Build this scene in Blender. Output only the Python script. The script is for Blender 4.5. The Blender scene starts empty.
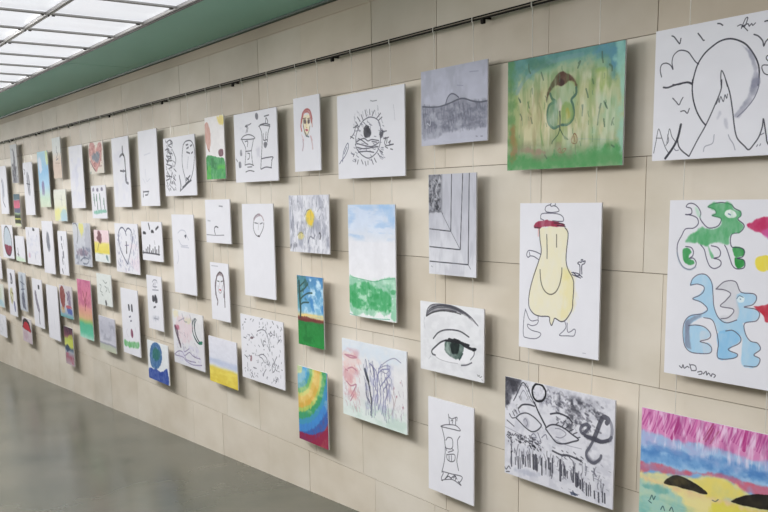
import bpy, bmesh, math, random
import numpy as np
from mathutils import Matrix, Vector

scene = bpy.context.scene
col = scene.collection

# ------------------------------------------------------------------ camera
cam_data = bpy.data.cameras.new('camera')
cam = bpy.data.objects.new('camera', cam_data)
col.objects.link(cam)
cam_data.sensor_width = 36.0
cam_data.lens = 896.964 * 36.0 / 768.0
cam_data.shift_y = 87.548 / 768.0
cam_data.clip_start = 0.05
cam_data.clip_end = 200.0
_yaw, _pitch, _roll = 0.960563, -0.159118, 0.0142234
_R = (Matrix.Rotation(_yaw, 3, 'Z') @ Matrix.Rotation(_pitch, 3, 'X') @ Matrix.Rotation(_roll, 3, 'Y'))
_right, _fwd, _up = _R.col[0], _R.col[1], _R.col[2]
_m = Matrix((_right, _up, -_fwd)).transposed().to_4x4()
_m.translation = Vector((0.0, 0.0, 1.56))
cam.matrix_world = _m
scene.camera = cam

# ------------------------------------------------------------------ world, lights, exposure
world = bpy.data.worlds.new('world')
scene.world = world
world.use_nodes = True
_bg = world.node_tree.nodes['Background']
_bg.inputs[0].default_value = (0.80, 0.88, 1.0, 1.0)
_bg.inputs[1].default_value = 0.6

def area(name, loc, rot, sx, sy, power, color):
    d = bpy.data.lights.new(name, 'AREA')
    d.shape = 'RECTANGLE'; d.size = sx; d.size_y = sy
    d.energy = power; d.color = color
    o = bpy.data.objects.new(name, d); col.objects.link(o)
    o.location = loc; o.rotation_euler = rot
    return o
# added lamps without fixtures, out of view below the roof light, brightening the wall
for _k in range(13):
    _x = -2.5 - 1.5 * _k
    _y = min(-0.20 * _x - 0.25, 1.0)
    area('added_wall_light', (_x, _y, 2.28), (0, math.radians(-30), 0), 1.2, 0.5, 45 * ((2.6 - _y) / 2.3) ** 1.3, (1.0, 0.99, 0.975))

vs = scene.view_settings
vs.view_transform = 'Standard'
vs.look = 'None'
vs.gamma = 1.0
vs.use_curve_mapping = False
vs.exposure = 0.0

# ------------------------------------------------------------------ helpers
PANE_STRENGTH = 0.76
WALL_Y = 2.655          # face of the stone wall
SHEET_Y = 2.600         # plane of the hanging sheets
Z0 = 1.56
CEIL_Z = 1.048 + Z0
X0, X1 = -22.0, 5.0

def floor_z(x): return 0.044 * x

def lin(c):
    return c / 12.92 if c <= 0.04045 else ((c + 0.055) / 1.055) ** 2.4
def hexlin(h, k=1.0):
    return tuple(lin(int(h[i:i + 2], 16) / 255.0) * k for i in (0, 2, 4)) + (1.0,)

def mat(name, color=(0.8, 0.8, 0.8, 1), rough=0.6, metal=0.0, spec=0.5):
    m = bpy.data.materials.new(name); m.use_nodes = True
    b = m.node_tree.nodes['Principled BSDF']
    b.inputs['Base Color'].default_value = color
    b.inputs['Roughness'].default_value = rough
    b.inputs['Metallic'].default_value = metal
    b.inputs['Specular IOR Level'].default_value = spec
    return m

def noise_mix(m, c1, c2, scale, detail=4, lo=0.35, hi=0.65, bump=0.0, stretch=(1, 1, 1), attr=None, amt=0.2):
    nt = m.node_tree; N = nt.nodes; L = nt.links
    b = N['Principled BSDF']
    tc = N.new('ShaderNodeTexCoord'); mp = N.new('ShaderNodeMapping')
    mp.inputs['Scale'].default_value = stretch
    L.new(tc.outputs['Object'], mp.inputs['Vector'])
    n = N.new('ShaderNodeTexNoise'); n.inputs['Scale'].default_value = scale; n.inputs['Detail'].default_value = detail
    L.new(mp.outputs[0], n.inputs['Vector'])
    r = N.new('ShaderNodeMapRange'); r.inputs[1].default_value = lo; r.inputs[2].default_value = hi
    L.new(n.outputs['Fac'], r.inputs[0])
    x = N.new('ShaderNodeMix'); x.data_type = 'RGBA'
    x.inputs[6].default_value = c1; x.inputs[7].default_value = c2
    L.new(r.outputs[0], x.inputs[0])
    out = x.outputs[2]
    if attr:
        a = N.new('ShaderNodeAttribute'); a.attribute_name = attr
        y = N.new('ShaderNodeMix'); y.data_type = 'RGBA'; y.blend_type = 'MULTIPLY'
        y.inputs[0].default_value = 1.0
        L.new(out, y.inputs[6]); L.new(a.outputs['Color'], y.inputs[7]); out = y.outputs[2]
    L.new(out, b.inputs['Base Color'])
    if bump:
        bp = N.new('ShaderNodeBump'); bp.inputs['Strength'].default_value = bump; bp.inputs['Distance'].default_value = 0.004
        n2 = N.new('ShaderNodeTexNoise'); n2.inputs['Scale'].default_value = scale * 6; n2.inputs['Detail'].default_value = 5
        L.new(tc.outputs['Object'], n2.inputs['Vector'])
        L.new(n2.outputs['Fac'], bp.inputs['Height']); L.new(bp.outputs[0], b.inputs['Normal'])
    return m

def box(bm, x0, x1, y0, y1, z0, z1, mi=0):
    vs_ = [bm.verts.new(p) for p in ((x0, y0, z0), (x1, y0, z0), (x1, y1, z0), (x0, y1, z0), (x0, y0, z1), (x1, y0, z1), (x1, y1, z1), (x0, y1, z1))]
    fs = []
    for q in ((0, 3, 2, 1), (4, 5, 6, 7), (0, 1, 5, 4), (1, 2, 6, 5), (2, 3, 7, 6), (3, 0, 4, 7)):
        f = bm.faces.new([vs_[i] for i in q]); f.material_index = mi; fs.append(f)
    return fs

def tube(bm, pts, r, seg=6, mi=0):
    rings = []
    for i, p in enumerate(pts):
        p = Vector(p)
        d = (Vector(pts[min(i + 1, len(pts) - 1)]) - Vector(pts[max(i - 1, 0)])).normalized()
        a = d.cross(Vector((0, 1, 0)))
        if a.length < 1e-3: a = d.cross(Vector((1, 0, 0)))
        a.normalize(); b = d.cross(a)
        rings.append([bm.verts.new(p + a * (r * math.cos(t)) + b * (r * math.sin(t))) for t in [2 * math.pi * k / seg for k in range(seg)]])
    for r0, r1 in zip(rings, rings[1:]):
        for k in range(seg):
            f = bm.faces.new((r0[k], r0[(k + 1) % seg], r1[(k + 1) % seg], r1[k])); f.material_index = mi
    for rg in (rings[0][::-1], rings[-1]):
        f = bm.faces.new(rg); f.material_index = mi

def obj(name, bm, mats, parent=None, kind=None, bevel=0.0):
    me = bpy.data.meshes.new(name)
    bmesh.ops.recalc_face_normals(bm, faces=bm.faces)
    bm.to_mesh(me); bm.free()
    for m in (mats if isinstance(mats, (list, tuple)) else [mats]): me.materials.append(m)
    o = bpy.data.objects.new(name, me); col.objects.link(o)
    if parent: o.parent = parent
    if kind: o['kind'] = kind
    if bevel:
        b = o.modifiers.new('bevel', 'BEVEL'); b.width = bevel; b.segments = 2; b.limit_method = 'ANGLE'
    return o

def empty(name, loc, label, cat, group=None):
    o = bpy.data.objects.new(name, None); col.objects.link(o)
    o.location = loc; o.empty_display_size = 0.1
    o['label'] = label; o['category'] = cat
    if group: o['group'] = group
    return o

# ------------------------------------------------------------------ materials
STONE = mat('stone', rough=0.62, spec=0.3)
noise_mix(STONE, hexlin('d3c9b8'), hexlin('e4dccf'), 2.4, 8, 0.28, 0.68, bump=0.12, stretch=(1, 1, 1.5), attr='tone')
GROUT = mat('grout', hexlin('95887a'), 0.9)
FLOOR = mat('floor_stone', rough=0.22, spec=0.4)
noise_mix(FLOOR, hexlin('4b4f46'), hexlin('626156'), 1.9, 6, 0.3, 0.7, stretch=(1, 1, 1))
GREEN = mat('green_panel', rough=0.45, spec=0.4)
noise_mix(GREEN, hexlin('82bba8'), hexlin('8ac3b1'), 0.8, 3)
GAP_SHADE = mat('gap_shade_green', hexlin('2e4a3c'), 0.5)
PALE_STRIP = mat('pale_strip', hexlin('c0b2a0'), 0.8)
WHITE_WALL = mat('pale_wall', rough=0.8)
noise_mix(WHITE_WALL, hexlin('8d877b'), hexlin('989284'), 1.5, 4)
ALU = mat('grey_aluminium', hexlin('c0bebc'), 0.45, 0.3)
ALU_DARK = mat('dark_joint', hexlin('4a4743'), 0.5, 0.2)
RAIL = mat('bronze_rail', hexlin('1d1a16'), 0.8, 0.0, 0.1)
RAIL_LIGHT = mat('rail_groove', hexlin('8f8674'), 0.6, 0.0, 0.2)
CORD = mat('clear_cord', hexlin('f2efe8'), 0.25, 0.0, 0.6)
HOOKM = mat('white_hook', hexlin('e2dfd6'), 0.4)
BOARD = mat('white_board', hexlin('e6e6ea'), 0.6)
for _mm in (CORD,):
    _mm.node_tree.nodes['Principled BSDF'].inputs['Alpha'].default_value = 0.85

PANE = bpy.data.materials.new('luminous_glazing'); PANE.use_nodes = True
_nt = PANE.node_tree; _b = _nt.nodes['Principled BSDF']
_tc = _nt.nodes.new('ShaderNodeTexCoord'); _mp = _nt.nodes.new('ShaderNodeMapping'); _mp.inputs['Scale'].default_value = (7.0, 0.8, 1)
_n = _nt.nodes.new('ShaderNodeTexNoise'); _n.inputs['Scale'].default_value = 1.3; _n.inputs['Detail'].default_value = 3
_r = _nt.nodes.new('ShaderNodeMapRange'); _r.inputs[1].default_value = 0.3; _r.inputs[2].default_value = 0.7
_r.inputs[3].default_value = PANE_STRENGTH * 0.94; _r.inputs[4].default_value = PANE_STRENGTH * 1.04
_nt.links.new(_tc.outputs['Object'], _mp.inputs[0]); _nt.links.new(_mp.outputs[0], _n.inputs['Vector'])
_nt.links.new(_n.outputs['Fac'], _r.inputs[0]); _nt.links.new(_r.outputs[0], _b.inputs['Emission Strength'])
_b.inputs['Emission Color'].default_value = (0.93, 0.95, 1.0, 1)
_b.inputs['Base Color'].default_value = (0.2, 0.2, 0.2, 1); _b.inputs['Roughness'].default_value = 0.3

PAPER = bpy.data.materials.new('drawn_paper'); PAPER.use_nodes = True
_nt = PAPER.node_tree; _b = _nt.nodes['Principled BSDF']
_a = _nt.nodes.new('ShaderNodeVertexColor'); _a.layer_name = 'pigment'
_nt.links.new(_a.outputs['Color'], _b.inputs['Base Color'])
_b.inputs['Roughness'].default_value = 0.7; _b.inputs['Specular IOR Level'].default_value = 0.25

# ------------------------------------------------------------------ the passage
bm = bmesh.new()
NX = 27
ya, yb = -2.9, WALL_Y + 0.06
rows = []
for i in range(NX + 1):
    x = X0 + (X1 - X0) * i / NX
    rows.append([bm.verts.new((x, ya, floor_z(x))), bm.verts.new((x, yb, floor_z(x))), bm.verts.new((x, ya, floor_z(x) - 0.2)), bm.verts.new((x, yb, floor_z(x) - 0.2))])
for a, b in zip(rows, rows[1:]):
    bm.faces.new((a[0], b[0], b[1], a[1])); bm.faces.new((a[2], a[3], b[3], b[2]))
    bm.faces.new((a[0], a[2], b[2], b[0])); bm.faces.new((a[1], b[1], b[3], a[3]))
bm.faces.new((rows[0][0], rows[0][1], rows[0][3], rows[0][2])); bm.faces.new((rows[-1][0], rows[-1][2], rows[-1][3], rows[-1][1]))
obj('floor', bm, FLOOR, kind='structure')

# the stone wall: big slabs in courses, alternating wide and narrow, dark thin joints
rnd = random.Random(5)
bm = bmesh.new()
tone = bm.loops.layers.float_color.new('tone')
levels = [Z0 - 0.694 - 0.4165 * 3 - 0.4, Z0 - 1.507, Z0 - 0.694 - 0.4165, Z0 - 0.694, Z0 - 0.277, Z0 + 0.1405, Z0 + 0.558, CEIL_Z + 0.12]
J = 0.0014
for k in range(len(levels) - 1):
    za, zb = levels[k] + J, levels[k + 1] - J
    if k in (0, 2, 4, 6):          # rows 6, 4, 2, 0 counted from the top
        base, w1 = -2.14, 0.525
        if k == 2: pass
    else:
        base, w1 = -2.05, 0.73
    if k == 6: base = -2.11
    joints = []
    x = base + 1.235 * 7
    while x > X0:
        joints += [x, x - w1]; x -= 1.235
    joints = sorted(j for j in joints if X0 < j < X1)
    joints = [X0] + joints + [X1]
    for a, b in zip(joints, joints[1:]):
        d = rnd.uniform(0, 0.0012)
        t = rnd.uniform(0.92, 1.0) * (0.76 if k == 6 else 1.0); tr = rnd.uniform(-0.008, 0.016) + (0.03 if k == 6 else 0)  # top course darker: shade below the ceiling put into its colour, plus some grime
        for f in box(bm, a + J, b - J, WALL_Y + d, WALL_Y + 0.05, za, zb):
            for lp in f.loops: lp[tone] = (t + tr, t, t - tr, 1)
for f in box(bm, X0, X1, WALL_Y + 0.006, WALL_Y + 0.12, levels[0], levels[-1], 1):
    for lp in f.loops: lp[tone] = (1, 1, 1, 1)
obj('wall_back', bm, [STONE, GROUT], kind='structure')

bm = bmesh.new(); box(bm, X0, X1, -2.9, -2.78, -1.2, CEIL_Z + 0.12)
obj('wall_front', bm, WHITE_WALL, kind='structure')
bm = bmesh.new(); box(bm, X0 - 0.12, X0, -2.9, WALL_Y + 0.12, -1.3, CEIL_Z + 0.12)
obj('wall_left', bm, WHITE_WALL, kind='structure')
bm = bmesh.new(); box(bm, X1, X1 + 0.12, -2.9, WALL_Y + 0.12, -0.2, CEIL_Z + 0.12)
obj('wall_right', bm, WHITE_WALL, kind='structure')

# green metal panels of the ceiling either side of the roof light, with open seams
bm = bmesh.new()
seams = [X0, -19.5, -13.3, -7.09, -0.9, X1]
for a, b in zip(seams, seams[1:]):
    box(bm, a + 0.005, b - 0.005, 2.054, WALL_Y - 0.004, CEIL_Z, CEIL_Z + 0.03)
    box(bm, a + 0.005, b - 0.005, -2.78, -2.215, CEIL_Z, CEIL_Z + 0.03)
box(bm, X0, X1, 2.054, WALL_Y - 0.004, CEIL_Z + 0.031, CEIL_Z + 0.06, 1)
box(bm, X0, X1, -2.78, -2.215, CEIL_Z + 0.031, CEIL_Z + 0.06, 1)
obj('ceiling', bm, [GREEN, ALU_DARK], kind='structure')
# pale strip at the head of the wall, and a dark strip below the ceiling
bm = bmesh.new(); box(bm, X0, X1, WALL_Y - 0.006, WALL_Y, CEIL_Z - 0.072, CEIL_Z)
obj('trim_1', bm, PALE_STRIP, kind='structure', bevel=0.004)
bm = bmesh.new(); box(bm, X0, X1, WALL_Y - 0.035, WALL_Y - 0.007, CEIL_Z - 0.012, CEIL_Z)  # dark colour painted in for the shadow gap between ceiling and wall
obj('trim_2', bm, GAP_SHADE, kind='structure')

# roof light: luminous panes carried by a grid of grey bars
win = None
bm = bmesh.new()
PX = 0.5132; PY = 0.556
ys = [2.040 - PY * i for i in range(9)]
x_first = -4.835
xs = []
i = -40
while x_first + PX * i < X1:
    if x_first + PX * i > X0: xs.append(x_first + PX * i)
    i += 1
for a, b in zip([X0] + xs, xs + [X1]):
    for c, d in zip(ys, ys[1:]):
        box(bm, a + 0.004, b - 0.004, d + 0.004, c - 0.004, CEIL_Z + 0.012, CEIL_Z + 0.02)
win = obj('window_1', bm, PANE, kind='structure')
bm = bmesh.new()
for x in xs:
    box(bm, x - 0.007, x + 0.007, ys[-1], ys[0], CEIL_Z - 0.001, CEIL_Z + 0.010)
    box(bm, x - 0.003, x + 0.003, ys[-1], ys[0], CEIL_Z - 0.005, CEIL_Z - 0.001)
obj('glazing_bar', bm, ALU, parent=win, bevel=0.002)
bm = bmesh.new()
for y in ys[1:-1]:
    box(bm, X0, X1, y - 0.012, y - 0.004, CEIL_Z - 0.008, CEIL_Z + 0.010)
    box(bm, X0, X1, y + 0.004, y + 0.012, CEIL_Z - 0.008, CEIL_Z + 0.010)
    box(bm, X0, X1, y - 0.004, y + 0.004, CEIL_Z - 0.004, CEIL_Z + 0.010, 1)
for y in (ys[0], ys[-1]):
    box(bm, X0, X1, y - 0.010, y + 0.004, CEIL_Z - 0.004, CEIL_Z + 0.012)
    s = 1 if y > 0 else -1
    box(bm, X0, X1, min(y + s * 0.007, y + s * 0.013), max(y + s * 0.007, y + s * 0.013), CEIL_Z - 0.012, CEIL_Z + 0.012, 1)
obj('purlin', bm, [ALU, ALU_DARK], parent=win)
bm = bmesh.new()
for x in xs:
    for y in ys[1:-1]:
        box(bm, x - 0.016, x + 0.016, y - 0.005, y + 0.005, CEIL_Z - 0.014, CEIL_Z - 0.0085)
        for s in (-1, 1): box(bm, x - 0.008, x + 0.008, y + s * 0.030 - 0.008, y + s * 0.030 + 0.008, CEIL_Z - 0.010, CEIL_Z - 0.0055)
    for s, y in ((-1, ys[0]), (1, ys[-1])):
        box(bm, x - 0.010, x + 0.010, y + s * 0.040 - 0.010, y + s * 0.040 + 0.010, CEIL_Z - 0.010, CEIL_Z - 0.0055)
jn = obj('bar_joint', bm, ALU_DARK, parent=win)

# ------------------------------------------------------------------ sheets: pigment laid onto a fine grid
ARTS = {}
ARTS[1] = ('drawing', 'drawing', 'upright sheet with wavy grey pencil lines, directly above the oval in red and blue', -11.807, 1.740, 0.391, 0.576, 7, 48, [
('s','55586a',0.0377,0.7,[0.3,0.3,0.45,0.5,0.3,0.7,0.55,0.85]),
('f','8a8ea0',0.6,0.0419,0.5,[0.35,0.25,0.6,0.4,0.5,0.7,0.3,0.6])])
ARTS[2] = ('drawing', 'drawing', 'small dark charcoal drawing directly above the little multicoloured striped painting', -11.177, 2.031, 0.303, 0.439, 6, 39, [
('g',(0,'b2b4b6'),(1,'aeb0b2')),
('f','3c3c4a',0.85,0.0519,0.6,[0.4,0.12,0.62,0.2,0.7,0.5,0.65,0.75,0.75,0.92,0.5,0.98,0.2,0.96,0.25,0.7,0.35,0.5,0.42,0.35]),
('n','2a2a36',0.7,0.1,0.5,0.95,1,6,9,0.5),
('s','8a8c92',0.035,0.85,[0.15,0.1,0.3,0.14])])
ARTS[3] = ('drawing', 'drawing', 'tall white sheet with grey sketch in its upper part, left of the pale blue watercolour', -10.591, 1.735, 0.400, 0.579, 9, 53, [
('s','6a6c78',0.0274,0.85,[0.1,0.12,0.2,0.16,0.12,0.22]),
('f','7a7c88',0.75,0.038,0.6,[0.35,0.22,0.55,0.2,0.65,0.4,0.62,0.6,0.5,0.62,0.35,0.45]),
('s','3a3c46',0.0239,0.7,[0.4,0.2,0.45,0.6]),
('s','3a3c46',0.0239,0.7,[0.58,0.25,0.6,0.58]),
('s','3a3c46',0.0239,0.7,[0.3,0.4,0.66,0.42])])
ARTS[4] = ('painting', 'painting', 'tall pale blue watercolour with violet patch and greenish lower edge', -9.943, 1.821, 0.402, 0.579, 10, 56, [
('g',(0,'9cc4d4'),(0.2,'8fbcd8'),(0.35,'7fb4dc'),(0.6,'9cc6e0'),(0.75,'b5cfcc'),(0.85,'bcd2bc'),(1,'c9d3bc')),
('f','d5d6e4',0.9,0.0449,0.4,[0.1,0.1,0.35,0.12,0.4,0.3,0.25,0.38,0.1,0.3]),
('f','d8dc7a',0.7,0.0359,0.4,[0.75,0.0,1.0,0.05,1.0,0.2,0.85,0.25]),
('f','7a6a9c',0.8,0.0359,0.4,[0.25,0.62,0.4,0.52,0.5,0.6,0.48,0.75,0.28,0.78]),
('s','5a5a80',0.0242,0.7,[0.3,0.55,0.35,0.72]),
('s','5a5a80',0.0242,0.7,[0.45,0.55,0.42,0.78])])
ARTS[5] = ('drawing', 'drawing', 'small beige tinted sheet with thin pencil marks, right of the tall pale blue watercolour', -9.402, 2.019, 0.291, 0.400, 8, 41, [
('g',(0,'c6cbca'),(0.35,'c8cac8'),(0.5,'cbbcae'),(0.7,'cbb3a4'),(1,'ccb9a8')),
('s','6a6a74',0.031,0.75,[0.55,0.22,0.5,0.35,0.6,0.4,0.45,0.5]),
('s','6a6a74',0.031,0.75,[0.4,0.55,0.65,0.52]),
('s','a58a78',0.0266,0.6,[0.3,0.62,0.8,0.64])])
ARTS[6] = ('drawing', 'drawing', 'tall nearly blank white sheet just left of the red heart picture', -8.775, 1.813, 0.420, 0.584, 13, 62, [
('n','c6c8dc',0.5,0.1,0.1,0.9,0.9,3,6,0.5),
('f','bfc1d4',0.5,0.048,0.4,[0.4,0.35,0.55,0.33,0.6,0.5,0.45,0.52])])
ARTS[7] = ('painting', 'painting', 'small picture of a brick red heart with a blue centre on beige paper', -8.165, 1.966, 0.401, 0.277, 15, 32, [
('g',(0,'cfc9c0'),(1,'cdc6ba')),
('f','b5706e',0.9,0.0474,0.3,[0.063,0.073,0.157,0.007,0.28,-0.002,0.414,0.062,0.496,0.248,0.662,0.097,0.787,0.042,0.9,0.061,0.938,0.223,0.885,0.436,0.77,0.687,0.586,0.847,0.464,0.956,0.265,0.815,0.102,0.56,0.014,0.348]),
('n','d8b8ac',0.6,0.05,0.1,0.9,0.85,9,12,0.52),
('n','7a3c40',0.5,0.05,0.1,0.9,0.8,10,12,0.58),
('f','4f6f82',0.85,0.0948,0.4,[0.212,0.397,0.425,0.336,0.626,0.33,0.771,0.411,0.708,0.573,0.535,0.657,0.34,0.61,0.234,0.51]),
('s','4a3438',0.0455,0.7,[0.057,0.577,0.231,0.775,0.413,0.916]),
('f','5a7068',0.7,0.0474,0.4,[0.022,0.92,0.121,0.932,0.093,1.001,0.012,0.978])])
ARTS[8] = ('drawing', 'drawing', 'tall white sheet with one thick black branching ink line', -7.523, 1.817, 0.416, 0.574, 17, 70, [
('s','26272f',0.0335,0.9,[0.643,0.141,0.634,0.211,0.67,0.262]),
('s','26272f',0.0335,0.9,[0.459,0.276,0.569,0.251,0.673,0.249,0.74,0.315,0.754,0.432,0.762,0.515,0.78,0.616]),
('s','33343e',0.0258,0.85,[0.446,0.478,0.618,0.487,0.756,0.485]),
('s','33343e',0.0258,0.85,[0.622,0.47,0.63,0.495]),
('s','26272f',0.0387,0.9,[0.741,0.547,0.73,0.596,0.753,0.644,0.864,0.666]),
('n','c6c7d8',0.4,0.1,0.2,0.9,0.9,4,6,0.5)])
ARTS[9] = ('drawing', 'drawing', 'tall white sheet with very faint traces and a small black mark low on the left', -6.891, 1.828, 0.399, 0.582, 18, 76, [
('s','2c2e3a',0.0166,0.85,[0.145,0.802,0.127,0.878]),
('s','2c2e3a',0.0166,0.85,[0.142,0.811,0.451,0.806]),
('s','2c2e3a',0.0166,0.85,[0.24,0.855,0.374,0.85,0.408,0.82]),
('s','b8bac8',0.0142,0.6,[0.297,0.323,0.638,0.303]),
('s','b8bac8',0.0142,0.6,[0.321,0.511,0.351,0.666,0.557,0.639]),
('s','b8bac8',0.0142,0.6,[0.157,0.632,0.277,0.696])])
ARTS[10] = ('drawing', 'drawing', 'wide ink drawing of tangled script beside a tall pointed face', -6.274, 1.820, 0.580, 0.422, 31, 59, [
('s','3a3c48',0.0197,0.85,[0.129,0.062,0.235,0.041,0.308,0.094,0.186,0.126,0.276,0.172]),
('s','3a3c48',0.0197,0.85,[0.058,0.199,0.179,0.186,0.157,0.246,0.288,0.274]),
('s','3a3c48',0.0197,0.85,[0.103,0.303,0.243,0.331,0.118,0.385,0.276,0.393]),
('s','3a3c48',0.0197,0.85,[0.072,0.444,0.265,0.493,0.143,0.528]),
('s','3a3c48',0.0197,0.85,[0.098,0.574,0.165,0.689,0.041,0.726]),
('s','3a3c48',0.0197,0.85,[0.254,0.592,0.152,0.809]),
('s','3a3c48',0.0197,0.85,[0.05,0.645,0.246,0.672]),
('s','3a3c48',0.0197,0.85,[0.33,0.256,0.394,0.379,0.343,0.496]),
('s','3a3c48',0.0197,0.85,[0.315,0.535,0.387,0.586]),
('s','3a3c48',0.0197,0.85,[0.283,0.693,0.356,0.735]),
('h','33353f',0.0182,0.75,80,0.05,0.05,0.36,0.9,50,0.05),
('s','3a3c48',0.0197,0.85,[0.647,0.157,0.728,0.103,0.876,0.102,0.956,0.177,0.986,0.294,0.94,0.523,0.847,0.712,0.688,0.823,0.49,0.917]),
('s','3a3c48',0.0197,0.85,[0.647,0.157,0.596,0.35,0.605,0.547,0.663,0.706,0.688,0.823]),
('s','3a3c48',0.0273,0.8,[0.736,0.163,0.796,0.159]),
('s','3a3c48',0.0273,0.8,[0.867,0.19,0.912,0.174]),
('s','3a3c48',0.0273,0.8,[0.746,0.28,0.84,0.305]),
('s','3a3c48',0.0273,0.8,[0.752,0.222,0.806,0.206]),
('s','3a3c48',0.0273,0.8,[0.891,0.308,0.929,0.291]),
('s','2c2e3a',0.0273,0.85,[0.7,0.707,0.77,0.748,0.651,0.822]),
('s','2c2e3a',0.0273,0.85,[0.815,0.672,0.696,0.746]),
('s','2c2e3a',0.0273,0.85,[0.479,0.66,0.516,0.819,0.49,0.917]),
('s','2c2e3a',0.0273,0.85,[0.572,0.859,0.843,0.75]),
('s','77798a',0.0152,0.6,[0.789,0.361,0.739,0.553])])
ARTS[11] = ('drawing', 'drawing', 'small sheet with thin dark green stems and three violet blossoms, under the red heart', -8.161, 1.575, 0.413, 0.293, 15, 33, [
('f','55506a',0.85,0.0303,0.4,[0.09,0.1,0.16,0.06,0.23,0.1,0.21,0.17,0.11,0.17]),
('f','55506a',0.85,0.0303,0.4,[0.37,0.1,0.44,0.06,0.51,0.1,0.49,0.17,0.39,0.17]),
('f','55506a',0.85,0.0303,0.4,[0.67,0.1,0.74,0.06,0.81,0.1,0.79,0.17,0.69,0.17]),
('s','33504a',0.0492,0.9,[0.18,0.26,0.21,0.62]),
('s','4a8a6a',0.041,0.7,[0.18,0.26,0.14,0.44]),
('s','33504a',0.0492,0.9,[0.36,0.28,0.39,0.72]),
('s','4a8a6a',0.041,0.7,[0.36,0.28,0.32,0.46]),
('s','33504a',0.0492,0.9,[0.58,0.26,0.61,0.72]),
('s','4a8a6a',0.041,0.7,[0.58,0.26,0.54,0.44]),
('s','33504a',0.0492,0.9,[0.84,0.4,0.87,0.74]),
('s','4a8a6a',0.041,0.7,[0.84,0.4,0.8,0.58]),
('f','58a58a',0.8,0.0455,0.4,[0.14,0.78,0.9,0.74,0.96,0.82,0.6,0.84,0.2,0.88])])
ARTS[12] = ('painting', 'painting', 'tiny multicoloured striped painting with red, blue, yellow and black bands', -11.199, 1.497, 0.285, 0.375, 6, 32, [
('g',(0,'3c5a68'),(0.16,'41606e'),(0.18,'7a8a94'),(0.21,'b24a68'),(0.42,'cf5a78'),(0.45,'5a5470'),(0.57,'505a78'),(0.6,'9ab08a'),(0.68,'1c2a18'),(0.74,'2a3214'),(0.77,'cfd05a'),(0.82,'22280f'),(0.9,'2a2e14'),(0.93,'c9cda0'),(1,'c8cbb8'))])
ARTS[13] = ('painting', 'painting', 'small white sheet with yellow and light blue wash along its lower edge', -9.400, 1.549, 0.431, 0.316, 12, 32, [
('g',(0,'d9dad2'),(0.5,'d8d9c6'),(0.7,'d9d8a0'),(1,'c4cfd2')),
('f','dcd882',0.8,0.0791,0.4,[0.0,0.68,0.4,0.62,0.45,0.9,0.2,1.0,0.0,1.0]),
('f','9bc0d4',0.9,0.0791,0.4,[0.5,0.72,0.8,0.62,1.0,0.7,1.0,0.98,0.6,1.0,0.48,0.88]),
('s','8a8c88',0.0285,0.7,[0.62,0.18,0.65,0.5]),
('s','aaa',0.0228,0.5,[0.5,0.3,0.75,0.34])])
ARTS[14] = ('painting', 'painting', 'sheet with an upright oval, blue grey above and dark red below', -11.812, 1.114, 0.568, 0.409, 11, 33, [
('f','a8b8c4',0.85,0.03,0.3,[0.18,0.35,0.3,0.12,0.5,0.05,0.72,0.18,0.85,0.42,0.86,0.68,0.7,0.88,0.5,0.92,0.3,0.84,0.18,0.62]),
('f','7a1830',0.95,0.036,0.3,[0.2,0.62,0.4,0.6,0.65,0.62,0.85,0.66,0.7,0.88,0.5,0.92,0.3,0.84]),
('s','33343c',0.0432,0.8,[0.18,0.35,0.3,0.12,0.5,0.05,0.72,0.18,0.85,0.42,0.86,0.68,0.7,0.88,0.5,0.92,0.3,0.84,0.18,0.62,0.18,0.35])])
ARTS[15] = ('drawing', 'drawing', 'small whitish sheet with a green bottom edge, right of the red and blue oval', -11.210, 1.046, 0.434, 0.298, 9, 25, [
('f','b9d8b2',0.8,0.0792,0.4,[0.05,0.82,0.9,0.9,0.95,1.0,0.05,1.0]),
('s','55606a',0.0713,0.8,[0.25,0.5,0.28,0.8]),
('s','666',0.0499,0.85,[0.18,0.72,0.35,0.76])])
ARTS[16] = ('drawing', 'drawing', 'white sheet with a tiny black triangle at its top and a pink dot', -10.590, 1.099, 0.589, 0.416, 14, 37, [
('f','17181f',0.95,0.0135,0.4,[0.56,0.0,0.68,0.08,0.52,0.09]),
('n','c0c4d6',0.5,0.1,0.2,0.9,0.8,6,8,0.5),
('f','c88aa8',0.7,0.0405,0.4,[0.12,0.72,0.22,0.72,0.24,0.82,0.12,0.82]),
('s','8a8ca0',0.0437,0.6,[0.6,0.7,0.62,0.84]),
('s','8a8ca0',0.0437,0.6,[0.2,0.1,0.22,0.25]),
('s','999bb0',0.0364,0.6,[0.8,0.2,0.82,0.24]),
('s','999bb0',0.0364,0.6,[0.35,0.3,0.38,0.34])])
ARTS[17] = ('drawing', 'drawing', 'tall white sheet with a single grey pencil oval in the middle', -9.962, 1.106, 0.420, 0.558, 11, 52, [
('f','6a6e7c',0.9,0.0382,0.4,[0.4,0.25,0.52,0.2,0.64,0.28,0.68,0.45,0.6,0.58,0.46,0.56,0.38,0.42]),
('s','4a4e5a',0.024,0.6,[0.44,0.28,0.5,0.5]),
('s','4a4e5a',0.024,0.6,[0.6,0.3,0.55,0.54])])
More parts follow.
